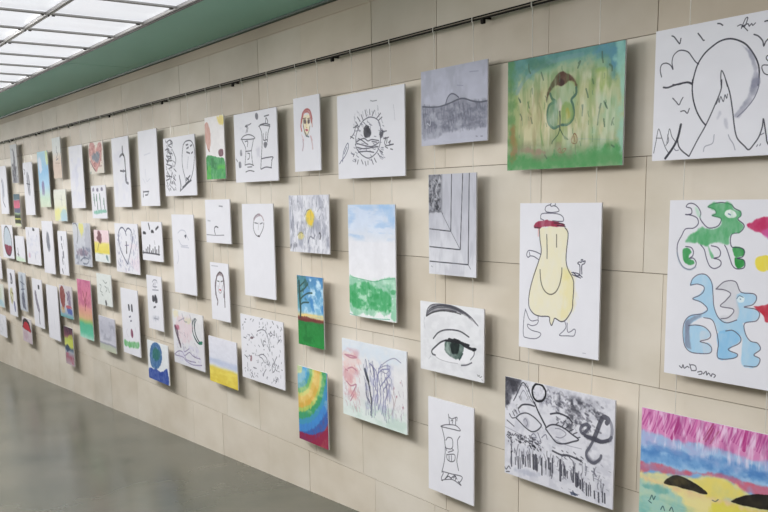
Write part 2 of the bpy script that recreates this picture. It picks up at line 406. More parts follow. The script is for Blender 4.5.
ARTS[18] = ('drawing', 'drawing', 'narrow white sheet with dark marks down its middle, left of a grey yellow painting', -9.417, 1.067, 0.319, 0.446, 9, 44, [
('f','55586a',0.9,0.0137,0.4,[0.35,0.12,0.45,0.12,0.48,0.2,0.38,0.22]),
('s','33343f',0.0452,0.8,[0.4,0.3,0.45,0.4]),
('s','33343f',0.0452,0.8,[0.38,0.6,0.42,0.75]),
('s','33343f',0.0452,0.8,[0.3,0.88,0.36,0.96]),
('f','4a4c5a',0.9,0.0137,0.4,[0.46,0.46,0.56,0.46,0.58,0.6,0.48,0.62]),
('s','8a8c9a',0.0247,0.6,[0.62,0.2,0.66,0.35]),
('s','8a8c9a',0.0247,0.6,[0.6,0.7,0.64,0.85])])
ARTS[19] = ('painting', 'painting', 'grey blue painting with a yellow spot at its top and violet patch below', -8.751, 1.176, 0.551, 0.408, 17, 43, [
('g',(0,'c0c2c6'),(0.5,'b9bcc6'),(1,'b4b8c2')),
('f','d9d268',0.9,0.0703,0.4,[0.367,0.026,0.605,0.018,0.614,0.184,0.524,0.321,0.403,0.22]),
('f','9a9caa',0.6,0.0938,0.4,[0.803,0.023,0.931,0.043,0.978,0.194,0.986,0.702,0.736,0.777,0.658,0.341]),
('s','5a5e6c',0.0464,0.7,[0.056,0.024,0.164,0.007,0.273,0.094,0.283,0.306,0.204,0.474]),
('f','6a5268',0.7,0.0703,0.6,[0.184,0.663,0.409,0.606,0.752,0.653,0.776,0.736,0.454,0.773,0.202,0.762]),
('n','5a6078',0.6,0.1,0.55,0.95,0.98,8,9,0.5),
('s','4a5468',0.0338,0.6,[0.364,0.882,0.591,0.806,0.832,0.845,0.714,0.942,0.499,0.944])])
ARTS[20] = ('painting', 'painting', 'small painting with a dark brown figure over a pink and yellow ground', -8.160, 1.179, 0.417, 0.288, 15, 32, [
('g',(0,'dfc8ce'),(0.35,'dfc4c8'),(0.42,'dccf6a'),(0.7,'dac94e'),(0.76,'d2d6d6'),(1,'cfd6d6')),
('f','5a2c34',0.9,0.0471,0.3,[0.268,0.05,0.387,0.026,0.503,0.129,0.53,0.273,0.45,0.423,0.338,0.393,0.163,0.256,0.251,0.178]),
('s','6a5a3a',0.0339,0.85,[0.338,0.393,0.24,0.546,0.202,0.66]),
('f','4f7276',0.8,0.0628,0.4,[0.749,0.793,0.862,0.804,0.911,0.913,0.81,0.919]),
('s','9aa58a',0.0283,0.5,[0.176,0.736,0.562,0.749])])
ARTS[21] = ('drawing', 'drawing', 'large sheet with a thin blue outlined heart surrounded by fine pencil writing', -7.497, 1.182, 0.570, 0.418, 22, 50, [
('s','3c3f5a',0.0291,0.85,[0.504,0.232,0.485,0.173,0.545,0.112,0.626,0.093,0.723,0.143,0.76,0.26,0.714,0.426,0.613,0.618,0.501,0.812]),
('s','3c3f5a',0.0291,0.85,[0.504,0.232,0.462,0.15,0.363,0.085,0.253,0.106,0.17,0.206,0.166,0.376,0.227,0.542,0.344,0.68,0.486,0.813]),
('s','23232c',0.0472,0.9,[0.487,0.376,0.49,0.483,0.477,0.59]),
('s','55557a',0.0182,0.7,[0.426,0.443,0.584,0.431]),
('h','6a6f95',0.0182,0.55,60,0.08,0.2,0.3,0.95,75,0.05),
('h','6a6f95',0.0182,0.55,70,0.68,0.1,0.95,0.9,80,0.05),
('h','6a6f95',0.0182,0.55,30,0.35,0.72,0.75,0.97,80,0.05),
('n','dcc4d2',0.4,0.3,0.4,1,1,4,4,0.5)])
ARTS[22] = ('drawing', 'drawing', 'small sheet with black ink dots above a row of little black upright marks', -6.904, 1.259, 0.442, 0.309, 21, 39, [
('s','23232c',0.0597,0.9,[0.373,0.054,0.417,0.182]),
('s','23232c',0.0597,0.9,[0.105,0.277,0.201,0.305]),
('s','23232c',0.0597,0.9,[0.545,0.229,0.598,0.263]),
('s','23232c',0.0597,0.9,[0.717,0.19,0.786,0.148,0.834,0.123]),
('f','26262e',0.9,0.0153,0.4,[0.078,0.257,0.196,0.264,0.189,0.326,0.071,0.319]),
('f','26262e',0.9,0.0153,0.4,[0.49,0.216,0.602,0.223,0.577,0.284,0.483,0.277]),
('s','1d1d26',0.0551,0.9,[0.056,0.781,0.052,0.821]),
('s','1d1d26',0.0551,0.9,[0.182,0.783,0.188,0.723]),
('s','1d1d26',0.0551,0.9,[0.267,0.793,0.28,0.668]),
('s','1d1d26',0.0551,0.9,[0.353,0.788,0.381,0.612]),
('s','1d1d26',0.0551,0.9,[0.465,0.796,0.45,0.758]),
('s','1d1d26',0.0551,0.9,[0.529,0.802,0.53,0.704]),
('s','1d1d26',0.0551,0.9,[0.629,0.805,0.637,0.649]),
('s','1d1d26',0.0551,0.9,[0.709,0.815,0.711,0.718]),
('s','1d1d26',0.0551,0.9,[0.798,0.824,0.822,0.615]),
('s','3a3a44',0.0367,0.85,[0.023,0.808,0.246,0.809,0.573,0.814,0.842,0.821]),
('s','777',0.023,0.7,[0.611,0.478,0.637,0.575])])
ARTS[23] = ('drawing', 'drawing', 'large nearly blank sheet with a faint pencil swirl and one tiny dark dot', -6.272, 1.182, 0.409, 0.582, 21, 79, [
('s','a5a7b8',0.0147,0.6,[0.265,0.235,0.412,0.197,0.592,0.207,0.67,0.267,0.75,0.314]),
('s','a5a7b8',0.0147,0.6,[0.294,0.321,0.42,0.386,0.691,0.387]),
('s','a5a7b8',0.0147,0.6,[0.218,0.459,0.245,0.559,0.184,0.624]),
('s','a5a7b8',0.0147,0.6,[0.388,0.406,0.731,0.411]),
('s','333340',0.0227,0.85,[0.58,0.268,0.636,0.26,0.613,0.285])])
ARTS[24] = ('drawing', 'drawing', 'tall sheet of olive, black and violet scribbles beneath the red and blue oval', -11.780, 0.482, 0.387, 0.578, 7, 47, [
('s','33343e',0.0424,0.85,[0.4,0.1,0.55,0.16,0.6,0.26,0.5,0.3]),
('s','33343e',0.0424,0.85,[0.45,0.12,0.4,0.3]),
('f','3a3c48',0.7,0.0214,0.4,[0.45,0.08,0.6,0.14,0.62,0.3,0.48,0.24]),
('f','a5a05a',0.7,0.0428,0.6,[0.2,0.45,0.5,0.4,0.6,0.6,0.4,0.75,0.2,0.65]),
('s','5a4a30',0.0308,0.7,[0.4,0.5,0.6,0.52]),
('s','5a4a30',0.0308,0.7,[0.3,0.6,0.5,0.7]),
('f','5a5c8a',0.8,0.0321,0.4,[0.6,0.68,0.8,0.72,0.78,0.9,0.62,0.86])])
ARTS[25] = ('drawing', 'drawing', 'grey blue sheet full of dark upright scribbles, left of the sheet with a black dot', -11.233, 0.534, 0.350, 0.459, 8, 38, [
('g',(0,'b9c0c8'),(1,'b4bac4')),
('f','8a94a4',0.8,0.039,0.6,[0.3,0.1,0.6,0.08,0.65,0.4,0.5,0.55,0.35,0.4]),
('f','3c3c50',0.8,0.052,0.6,[0.35,0.55,0.65,0.52,0.7,0.8,0.75,0.95,0.45,0.92,0.3,0.78]),
('s','4a5064',0.0328,0.7,[0.25,0.25,0.75,0.3]),
('s','4a5064',0.0328,0.7,[0.3,0.45,0.72,0.42]),
('s','4a5064',0.0328,0.7,[0.5,0.1,0.5,0.9])])
ARTS[26] = ('drawing', 'drawing', 'tall white sheet with a black dot top right and a slanting violet grey leaf shape', -10.564, 0.452, 0.415, 0.551, 10, 48, [
('f','15161c',0.95,0.0165,0.4,[0.6,0.12,0.74,0.12,0.74,0.2,0.6,0.19]),
('f','5c5668',0.85,0.031,0.5,[0.2,0.28,0.32,0.25,0.48,0.45,0.62,0.62,0.55,0.7,0.35,0.58,0.22,0.42]),
('s','4a4456',0.0447,0.8,[0.52,0.72,0.54,0.92])])
ARTS[27] = ('drawing', 'drawing', 'tall plain white sheet hanging low, left of the brown oval and violet picture', -9.960, 0.402, 0.439, 0.587, 12, 54, [
('s','b8bcc8',0.0167,0.6,[0.55,0.62,0.57,0.8])])
ARTS[28] = ('painting', 'painting', 'small painting with a brown oval, violet scribble and a blue and red patch', -9.437, 0.564, 0.458, 0.332, 13, 32, [
('g',(0,'c2bcc0'),(0.6,'bcb8c0'),(0.85,'8fa0b8'),(1,'5a9a9a')),
('f','7a2e2a',0.92,0.0469,0.3,[0.08,0.14,0.22,0.02,0.38,0.1,0.46,0.32,0.4,0.6,0.28,0.78,0.12,0.6,0.05,0.35]),
('f','6a5a78',0.7,0.0625,0.7,[0.62,0.2,0.8,0.15,0.9,0.35,0.88,0.6,0.7,0.62,0.6,0.4]),
('f','3a4c9a',0.9,0.0469,0.4,[0.55,0.7,0.85,0.68,0.92,0.85,0.6,0.84]),
('f','b0303c',0.8,0.0312,0.4,[0.5,0.62,0.85,0.6,0.88,0.68,0.52,0.7]),
('s','4a3a5a',0.045,0.7,[0.55,0.2,0.7,0.3,0.62,0.45]),
('s','4a3a5a',0.045,0.7,[0.75,0.15,0.78,0.6]),
('f','c9a060',0.7,0.0469,0.4,[0.08,0.7,0.3,0.72,0.4,0.85,0.12,0.88])])
ARTS[29] = ('painting', 'painting', 'tall painting with a pink sky, thin red tree and turquoise green ground', -8.793, 0.544, 0.429, 0.579, 14, 59, [
('g',(0,'c27090'),(0.2,'c8708e'),(0.4,'cf8494'),(0.55,'cf9480'),(0.65,'c9a47a'),(0.7,'9ab06a'),(0.76,'4fae8a'),(0.9,'58b898'),(1,'a9cfc0')),
('n','a84a74',0.5,0,0,1,0.45,6,10,0.5),
('s','7a3038',0.0245,0.75,[0.5,0.52,0.52,0.38,0.46,0.28,0.4,0.2]),
('s','7a3038',0.0245,0.75,[0.52,0.38,0.62,0.28,0.7,0.2]),
('s','7a3038',0.0245,0.75,[0.52,0.46,0.6,0.4])])
ARTS[30] = ('painting', 'painting', 'small multicoloured abstract painting hanging lowest, violet on top with yellow green and navy patches', -9.436, 0.100, 0.305, 0.397, 9, 38, [
('g',(0,'4a3040'),(0.18,'6a3c50'),(0.25,'8a5a60'),(0.32,'aab85a'),(0.48,'c4c864'),(0.58,'4a5c74'),(0.66,'9aa0aa'),(0.8,'9a6a78'),(1,'b0a0a8')),
('n','2e2234',0.8,0,0,1,0.3,6,8,0.5),
('f','b6c04c',0.9,0.0531,0.3,[0.4,0.28,0.9,0.18,0.95,0.5,0.6,0.52]),
('f','2c3c5c',0.9,0.0531,0.4,[0.1,0.5,0.45,0.48,0.5,0.62,0.15,0.66]),
('n','b03a54',0.6,0.1,0.7,0.95,0.95,7,9,0.5)])
ARTS[31] = ('painting', 'painting', 'small picture of a red half circle under a black arc', -11.180, 0.073, 0.426, 0.293, 9, 24, [
('g',(0,'c6bfc2'),(0.6,'c0b4ba'),(1,'b9aab4')),
('f','2a2024',0.95,0.0495,0.2,[0.05,0.35,0.12,0.12,0.4,0.02,0.75,0.12,0.92,0.38,0.95,0.52,0.05,0.45]),
('f','c42a38',0.95,0.0412,0.2,[0.08,0.4,0.25,0.2,0.5,0.16,0.75,0.28,0.9,0.52,0.6,0.5,0.3,0.48]),
('f','a88a9a',0.6,0.1031,0.5,[0.1,0.6,0.5,0.55,0.6,0.8,0.2,0.85])])
ARTS[32] = ('drawing', 'drawing', 'small greenish white sheet with faint pencil marks, above the smooth grey landscape', -8.169, 0.781, 0.413, 0.288, 15, 31, [
('g',(0,'cfd4d2'),(1,'cdd2d0')),
('s','77807e',0.0373,0.65,[0.2,0.35,0.3,0.4,0.22,0.55,0.35,0.6]),
('s','77807e',0.0373,0.65,[0.45,0.2,0.6,0.28,0.7,0.24]),
('s','77807e',0.0373,0.65,[0.55,0.38,0.7,0.45,0.6,0.55]),
('s','77807e',0.0373,0.65,[0.75,0.4,0.85,0.55]),
('s','77807e',0.0373,0.65,[0.3,0.65,0.4,0.7]),
('f','26282c',0.9,0.0318,0.4,[0.52,0.85,0.6,0.82,0.62,1.0,0.54,0.98])])
ARTS[33] = ('painting', 'painting', 'small soft grey landscape with a dark horizon line near its bottom', -8.163, 0.371, 0.455, 0.313, 17, 34, [
('g',(0,'b9b9c6'),(0.4,'aeafbd'),(0.75,'c0c0cc'),(0.8,'8a8c9c'),(0.83,'a9b0a2'),(1,'b4baa4')),
('n','8a8c9c',0.5,0.1,0.1,0.95,0.7,5,8,0.5)])
ARTS[34] = ('drawing', 'drawing', 'tall white sheet with two eye marks, dark red mouth and a green grass strip', -7.516, 0.550, 0.422, 0.569, 18, 66, [
('f','2c2c36',0.9,0.0091,0.4,[0.402,0.246,0.487,0.232,0.508,0.313,0.434,0.326]),
('f','2c2c36',0.9,0.0091,0.4,[0.588,0.234,0.663,0.22,0.679,0.317,0.595,0.329]),
('s','55556a',0.0247,0.85,[0.44,0.426,0.525,0.409]),
('s','55556a',0.0247,0.85,[0.507,0.483,0.57,0.473]),
('f','6a1c3c',0.95,0.0152,0.4,[0.494,0.618,0.56,0.594,0.616,0.648,0.599,0.714,0.524,0.739,0.477,0.685]),
('s','a9a0b5',0.0123,0.5,[0.292,0.62,0.228,0.678,0.315,0.737]),
('s','a9a0b5',0.0123,0.5,[0.757,0.557,0.77,0.622]),
('f','58a862',0.9,0.0304,0.5,[0.066,0.81,0.297,0.81,0.649,0.788,0.925,0.773,0.902,0.862,0.526,0.889,0.076,0.896])])
ARTS[35] = ('drawing', 'drawing', 'narrow white sheet with two bold black upright strokes in the middle', -6.911, 0.768, 0.322, 0.435, 15, 54, [
('s','55556a',0.0167,0.7,[0.401,0.118,0.497,0.076,0.67,0.077,0.705,0.122]),
('s','55556a',0.0167,0.7,[0.486,0.136,0.43,0.2,0.693,0.195]),
('s','55556a',0.0167,0.7,[0.373,0.265,0.771,0.25]),
('s','55556a',0.0167,0.7,[0.58,0.095,0.557,0.228]),
('f','17171f',0.9,0.0111,0.4,[0.325,0.38,0.418,0.361,0.497,0.418,0.468,0.483,0.334,0.473]),
('f','17171f',0.9,0.0111,0.4,[0.489,0.361,0.598,0.348,0.673,0.43,0.645,0.49,0.511,0.492]),
('s','3a3a46',0.0334,0.85,[0.403,0.59,0.525,0.568]),
('f','a5a8b6',0.7,0.0556,0.5,[0.275,0.784,0.604,0.743,0.736,0.771,0.591,0.824,0.36,0.831]),
('s','77798a',0.02,0.6,[0.367,0.79,0.642,0.793])])
ARTS[36] = ('painting', 'painting', 'small painting of a blue and green globe resting on dark blue waves', -6.913, 0.285, 0.451, 0.320, 21, 39, [
('g',(0,'d6dade'),(1,'d2d6dc')),
('f','24568f',0.93,0.0308,0.35,[0.108,0.359,0.163,0.183,0.268,0.06,0.39,0.005,0.543,0.012,0.648,0.098,0.706,0.252,0.669,0.441,0.568,0.599,0.431,0.691,0.278,0.72,0.156,0.655,0.11,0.502]),
('f','1f6a52',0.8,0.077,0.5,[0.247,0.272,0.412,0.16,0.597,0.21,0.561,0.4,0.377,0.494,0.254,0.435]),
('f','1c3a94',0.96,0.0257,0.3,[0.027,0.731,0.24,0.727,0.43,0.704,0.612,0.736,0.784,0.657,0.923,0.6,0.956,1.009,0.578,1.025,0.284,1.024,0.003,1.0]),
('f','d2d6dc',0.6,0.0257,0.4,[0.245,0.678,0.319,0.684,0.253,0.748,0.179,0.73])])
ARTS[37] = ('drawing', 'drawing', 'wide sketch in pink, violet and green with a dark curved double line', -6.271, 0.547, 0.569, 0.413, 30, 54, [
('g',(0,'d2d1d4'),(1,'ccccd4')),
('f','dcd0a0',0.6,0.0736,0.4,[0.023,0.018,0.169,0.01,0.212,0.095,0.09,0.14,0.029,0.097]),
('f','d3b6bf',0.6,0.1104,0.5,[0.113,0.163,0.402,0.093,0.634,0.083,0.662,0.334,0.559,0.527,0.28,0.576,0.125,0.396]),
('f','c6c8a0',0.6,0.0552,0.4,[0.4,0.119,0.587,0.104,0.605,0.178,0.442,0.203]),
('s','4a3a4a',0.0596,0.75,[0.081,0.312,0.149,0.393,0.165,0.519,0.23,0.635]),
('f','a03050',0.6,0.0368,0.4,[0.057,0.303,0.202,0.285,0.222,0.355,0.103,0.361]),
('s','7a7a8c',0.0199,0.6,[0.334,0.051,0.397,0.172,0.489,0.183]),
('s','7a7a8c',0.0199,0.6,[0.591,0.038,0.63,0.135]),
('s','7a7a8c',0.0199,0.6,[0.207,0.201,0.4,0.119]),
('s','26303a',0.0215,0.85,[0.724,0.095,0.662,0.207,0.662,0.334,0.745,0.445,0.849,0.526]),
('s','26303a',0.0215,0.85,[0.792,0.097,0.74,0.195,0.744,0.32,0.8,0.424,0.895,0.506]),
('s','26303a',0.0215,0.85,[0.724,0.095,0.77,0.083,0.791,0.105]),
('s','4a3a48',0.0563,0.75,[0.063,0.317,0.111,0.442,0.185,0.577,0.233,0.67]),
('s','1f3a38',0.0232,0.9,[0.674,0.117,0.655,0.237,0.695,0.403,0.815,0.511,0.94,0.508]),
('s','1f3a38',0.0232,0.9,[0.742,0.107,0.718,0.226,0.758,0.378,0.867,0.487,0.953,0.472]),
('f','1f7a5a',0.9,0.0184,0.4,[0.841,0.492,0.944,0.46,0.95,0.507,0.864,0.53]),
('s','6a5f86',0.0199,0.75,[0.008,0.855,0.147,0.772,0.281,0.762,0.357,0.819,0.518,0.733,0.618,0.771,0.744,0.79,0.869,0.788]),
('s','6a5f86',0.0199,0.75,[0.357,0.819,0.405,0.881,0.534,0.891,0.712,0.879]),
('s','6a5f86',0.0199,0.75,[0.035,0.864,0.302,0.858,0.378,0.9,0.607,0.941,0.91,0.896]),
('s','6a5f86',0.0199,0.75,[0.523,0.661,0.361,0.747,0.34,0.665]),
('n','b8b4d2',0.4,0.1,0.6,0.9,0.95,8,10,0.5),
('h','6a6078',0.0149,0.5,40,0.1,0.4,0.85,0.92,40,0.05)])
ARTS[38] = ('painting', 'painting', 'small painting of a green hill with a salmon balloon and yellow sun corner', -5.654, 1.917, 0.297, 0.410, 19, 63, [
('g',(0,'e3dfe0'),(1,'dcd9dc')),
('f','e3c84f',0.8,0.0478,0.4,[0.66,0.014,0.979,0.011,1.019,0.128,0.873,0.148,0.696,0.099]),
('f','c48a7c',0.9,0.0159,0.4,[-0.019,0.136,0.056,0.083,0.152,0.082,0.263,0.191,0.293,0.333,0.258,0.459,0.17,0.547,0.082,0.482,-0.016,0.336]),
('s','602f33',0.0201,0.85,[0.155,0.513,0.199,0.548]),
('f','5a2a38',0.95,0.0112,0.4,[0.688,0.543,0.899,0.535,0.906,0.632,0.705,0.635]),
('f','1f8a3c',0.97,0.0159,0.35,[0.024,0.637,0.351,0.626,0.629,0.652,0.856,0.672,0.968,0.716,1.005,1.012,-0.004,1.012]),
('n','4fb53e',0.8,0.0,0.78,1,1,5,9,0.4),
('n','0c6130',0.6,0.0,0.64,0.8,0.85,5,9,0.5)])
ARTS[39] = ('drawing', 'drawing', 'wide ink drawing of two tall towers with dark oval blots', -5.069, 1.893, 0.570, 0.424, 43, 70, [
('n','b9bac6',0.4,0.05,0.1,0.25,0.3,9,9,0.5),
('s','k',0.014,0.85,[0.29,0.287,0.316,0.225,0.289,0.184,0.362,0.179,0.418,0.164]),
('s','k',0.014,0.85,[0.275,0.195,0.339,0.207,0.325,0.277]),
('s','k',0.014,0.85,[0.162,0.371,0.222,0.332,0.331,0.316,0.435,0.338,0.495,0.383,0.326,0.384,0.175,0.372]),
('s','k',0.014,0.85,[0.187,0.388,0.255,0.481,0.272,0.541,0.256,0.654,0.236,0.754]),
('s','k',0.014,0.85,[0.46,0.396,0.439,0.464,0.408,0.55,0.412,0.663,0.426,0.759]),
('s','k',0.014,0.85,[0.263,0.553,0.407,0.552]),
('s','k',0.014,0.85,[0.236,0.749,0.344,0.74,0.447,0.765]),
('s','k',0.014,0.85,[0.251,0.851,0.345,0.835,0.453,0.852]),
('s','k',0.014,0.85,[0.312,0.581,0.362,0.597,0.341,0.659,0.306,0.67]),
('s','k',0.014,0.85,[0.26,0.412,0.324,0.41,0.311,0.485]),
('s','k',0.014,0.85,[0.298,0.783,0.404,0.783]),
('s','k',0.0153,0.85,[0.728,0.097,0.78,0.093,0.831,0.089]),
('s','k',0.0153,0.85,[0.752,0.194,0.766,0.121,0.802,0.169,0.792,0.198]),
('s','k',0.0153,0.85,[0.623,0.205,0.732,0.197,0.849,0.223]),
('s','k',0.0153,0.85,[0.597,0.223,0.671,0.21,0.847,0.243]),
('s','k',0.0153,0.85,[0.609,0.224,0.655,0.313,0.661,0.457,0.629,0.676]),
('s','k',0.0153,0.85,[0.847,0.243,0.801,0.334,0.78,0.454]),
('s','k',0.0153,0.85,[0.759,0.318,0.744,0.414]),
('s','k',0.0153,0.85,[0.694,0.336,0.695,0.423,0.783,0.423]),
('s','k',0.0153,0.85,[0.636,0.681,0.756,0.671,0.892,0.672,0.862,0.714]),
('s','k',0.0153,0.85,[0.628,0.686,0.61,0.822]),
('s','k',0.0153,0.85,[0.87,0.714,0.847,0.809]),
('s','k',0.0153,0.85,[0.618,0.827,0.727,0.803,0.854,0.819]),
('f','55555f',0.9,0.0085,0.4,[0.527,0.044,0.562,0.03,0.592,0.072,0.571,0.125,0.531,0.108]),
('f','4a4a55',0.8,0.0085,0.4,[0.701,0.46,0.753,0.452,0.778,0.49,0.735,0.536,0.697,0.514]),
('f','5a5a66',0.8,0.0085,0.4,[0.125,0.53,0.17,0.521,0.173,0.603,0.128,0.61]),
('f','50505c',0.85,0.0085,0.4,[0.087,0.701,0.14,0.698,0.148,0.775,0.09,0.783]),
('f','b5b4c2',0.6,0.0567,0.4,[0.505,0.532,0.588,0.513,0.592,0.629,0.518,0.632]),
('s','555560',0.0191,0.7,[0.028,0.653,0.057,0.689])])
ARTS[40] = ('drawing', 'drawing', 'small white sheet with a tiny hooked shape above a thin horizontal line', -5.660, 1.430, 0.393, 0.293, 25, 44, [
('s','k',0.0288,0.85,[0.375,0.796,0.347,0.676,0.411,0.62,0.504,0.639]),
('s','555560',0.0165,0.85,[0.02,0.817,0.391,0.823,0.729,0.808]),
('s','777782',0.033,0.7,[0.576,0.15,0.714,0.16]),
('s','999aa5',0.033,0.6,[0.087,0.485,0.192,0.494])])
ARTS[41] = ('drawing', 'drawing', 'tall mostly empty white sheet with a small woman face near the top', -5.076, 1.253, 0.420, 0.585, 31, 94, [
('s','454048',0.0096,0.85,[0.533,0.106,0.423,0.139,0.37,0.202,0.362,0.264,0.417,0.321,0.521,0.345,0.6,0.311,0.681,0.249,0.701,0.199]),
('s','9a8088',0.0154,0.7,[0.533,0.111,0.643,0.131,0.697,0.175]),
('s','8f7c88',0.0308,0.6,[0.39,0.164,0.438,0.139,0.516,0.121,0.577,0.116]),
('s','50505c',0.0115,0.85,[0.408,0.201,0.506,0.208]),
('s','50505c',0.0115,0.85,[0.581,0.212,0.657,0.2]),
('s','888',0.0058,0.85,[0.537,0.2,0.514,0.275]),
('s','302a30',0.0173,0.85,[0.506,0.34,0.551,0.344])])
ARTS[42] = ('drawing', 'drawing', 'small white sheet with a long haired woman face in dark brown lines', -5.672, 0.950, 0.293, 0.397, 18, 58, [
('s','888892',0.0125,0.7,[0.085,0.062,0.442,0.058]),
('s','4a4048',0.0281,0.85,[0.521,0.157,0.397,0.205,0.309,0.319,0.266,0.451,0.295,0.581,0.356,0.654]),
('s','4a4048',0.0281,0.85,[0.521,0.157,0.657,0.184,0.71,0.302,0.736,0.466,0.735,0.651]),
('f','5c464a',0.7,0.0173,0.4,[0.32,0.244,0.423,0.186,0.522,0.153,0.658,0.177,0.708,0.23,0.514,0.212]),
('s','222',0.0172,0.85,[0.381,0.316,0.475,0.319]),
('s','222',0.0172,0.85,[0.569,0.319,0.664,0.304]),
('s','b04048',0.0281,0.9,[0.478,0.463,0.549,0.467]),
('s','80707a',0.0125,0.85,[0.406,0.389,0.417,0.481,0.506,0.522,0.607,0.472,0.643,0.378]),
('s','998088',0.0094,0.85,[0.509,0.329,0.486,0.411]),
('s','54424a',0.0343,0.7,[0.292,0.6,0.353,0.673,0.321,0.732]),
('s','54424a',0.0343,0.7,[0.735,0.651,0.735,0.745]),
('s','54424a',0.0343,0.7,[0.371,0.224,0.253,0.377,0.261,0.564]),
('s','54424a',0.0343,0.7,[0.699,0.212,0.75,0.355,0.698,0.579])])
ARTS[43] = ('painting', 'painting', 'small landscape with a flat yellow field under a pale lilac sky', -5.675, 0.459, 0.451, 0.326, 28, 46, [
('g',(0,'d3d3de'),(0.45,'cfd1de'),(0.52,'b4bcd4'),(0.6,'c3c8da'),(0.63,'cfcdb0'),(0.68,'d9c34e'),(1,'d5bd3e')),
('n','a9b6cf',0.5,0,0.45,1,0.6,2,14,0.45),
('n','e6d65f',0.6,0,0.68,1,1,3,8,0.5)])
ARTS[44] = ('drawing', 'drawing', 'wide white sheet covered all over in tiny black squiggles', -5.079, 0.618, 0.584, 0.423, 43, 65, [
('s','3a3a46',0.0138,0.75,[0.403,0.218,0.507,0.178,0.598,0.188,0.647,0.269,0.676,0.382,0.693,0.473]),
('s','3a3a46',0.0138,0.75,[0.489,0.324,0.517,0.394,0.547,0.428,0.543,0.345,0.597,0.351]),
('s','3a3a46',0.0138,0.75,[0.71,0.186,0.752,0.209,0.728,0.241,0.694,0.232,0.724,0.169]),
('s','3a3a46',0.0138,0.75,[0.8,0.143,0.809,0.214,0.774,0.214]),
('s','3a3a46',0.0138,0.75,[0.413,0.593,0.508,0.554,0.597,0.588,0.623,0.672]),
('s','3a3a46',0.0138,0.75,[0.435,0.604,0.504,0.621,0.546,0.673]),
('s','3a3a46',0.0138,0.75,[0.745,0.575,0.772,0.628,0.724,0.711,0.751,0.779,0.798,0.711,0.786,0.626,0.843,0.527]),
('s','3a3a46',0.0138,0.75,[0.51,0.89,0.537,0.83,0.586,0.769]),
('s','3a3a46',0.0138,0.75,[0.218,0.891,0.25,0.915,0.223,0.967]),
('s','3a3a46',0.0138,0.75,[0.281,0.801,0.353,0.802]),
('s','3a3a46',0.0138,0.75,[0.196,0.633,0.244,0.64,0.215,0.707]),
('s','3a3a46',0.0138,0.75,[0.072,0.641,0.12,0.663]),
('s','3a3a46',0.0138,0.75,[0.066,0.362,0.125,0.368]),
('s','3a3a46',0.0138,0.75,[0.652,0.416,0.68,0.475]),
('s','3a3a46',0.0138,0.75,[0.494,0.026,0.541,0.004]),
('s','3a3a46',0.0138,0.75,[0.763,0.018,0.792,0.058]),
('s','3a3a46',0.0138,0.75,[0.954,0.077,0.972,0.117]),
('s','3a3a46',0.0138,0.75,[0.804,0.841,0.813,0.912,0.847,0.846]),
('s','3a3a46',0.0138,0.75,[0.922,0.268,0.877,0.313]),
('f','4a3038',0.8,0.0092,0.4,[0.214,0.354,0.264,0.318,0.311,0.329,0.271,0.36]),
('f','7a3a44',0.6,0.0092,0.4,[0.21,0.64,0.25,0.614,0.249,0.7,0.21,0.714]),
('h','3c3c4a',0.0124,0.75,130,0.04,0.04,0.95,0.95,None,0.04)])
ARTS[45] = ('drawing', 'drawing', 'small upright portrait of a face in red, orange and yellow lines', -4.439, 1.928, 0.287, 0.407, 26, 75, [
('s','a0444a',0.0241,0.8,[0.317,0.28,0.383,0.205,0.497,0.172,0.622,0.191,0.678,0.245,0.711,0.311]),
('s','c46a5a',0.0144,0.7,[0.363,0.269,0.419,0.22,0.518,0.199,0.605,0.229,0.639,0.282]),
('f','efd9a0',0.6,0.0268,0.4,[0.377,0.283,0.455,0.248,0.567,0.253,0.645,0.308,0.631,0.411,0.575,0.473,0.497,0.536,0.41,0.48,0.355,0.386]),
('f','403038',0.9,0.0134,0.4,[0.391,0.304,0.467,0.303,0.478,0.355,0.403,0.357]),
('f','403038',0.9,0.0134,0.4,[0.548,0.317,0.629,0.315,0.627,0.361,0.552,0.363]),
('s','5a3a30',0.012,0.85,[0.362,0.287,0.482,0.288]),
('s','5a3a30',0.012,0.85,[0.541,0.301,0.645,0.295]),
('s','c9a24a',0.012,0.85,[0.502,0.328,0.475,0.404,0.519,0.419]),
('f','b03a58',0.9,0.008,0.4,[0.442,0.442,0.503,0.434,0.554,0.452,0.501,0.465]),
('s','444a52',0.012,0.85,[0.386,0.388,0.411,0.467,0.482,0.528,0.575,0.473,0.624,0.403]),
('s','55606a',0.0217,0.8,[0.475,0.527,0.571,0.541]),
('f','a8504c',0.75,0.0161,0.5,[0.281,0.357,0.304,0.253,0.399,0.185,0.535,0.161,0.651,0.198,0.719,0.286,0.699,0.388,0.659,0.322,0.604,0.242,0.502,0.216,0.396,0.237,0.346,0.308]),
('s','b04a40',0.0289,0.8,[0.316,0.301,0.279,0.383,0.305,0.45]),
('s','4a3838',0.0157,0.6,[0.391,0.304,0.371,0.374,0.411,0.454,0.483,0.509]),
('s','a85044',0.0169,0.7,[0.71,0.324,0.712,0.414]),
('s','a58a98',0.0265,0.7,[0.343,0.57,0.353,0.65,0.318,0.715]),
('s','b89aa0',0.0289,0.7,[0.645,0.541,0.692,0.634,0.709,0.707]),
('s','c77a80',0.012,0.6,[0.302,0.503,0.372,0.584]),
('s','c77a80',0.012,0.6,[0.646,0.533,0.701,0.595])])
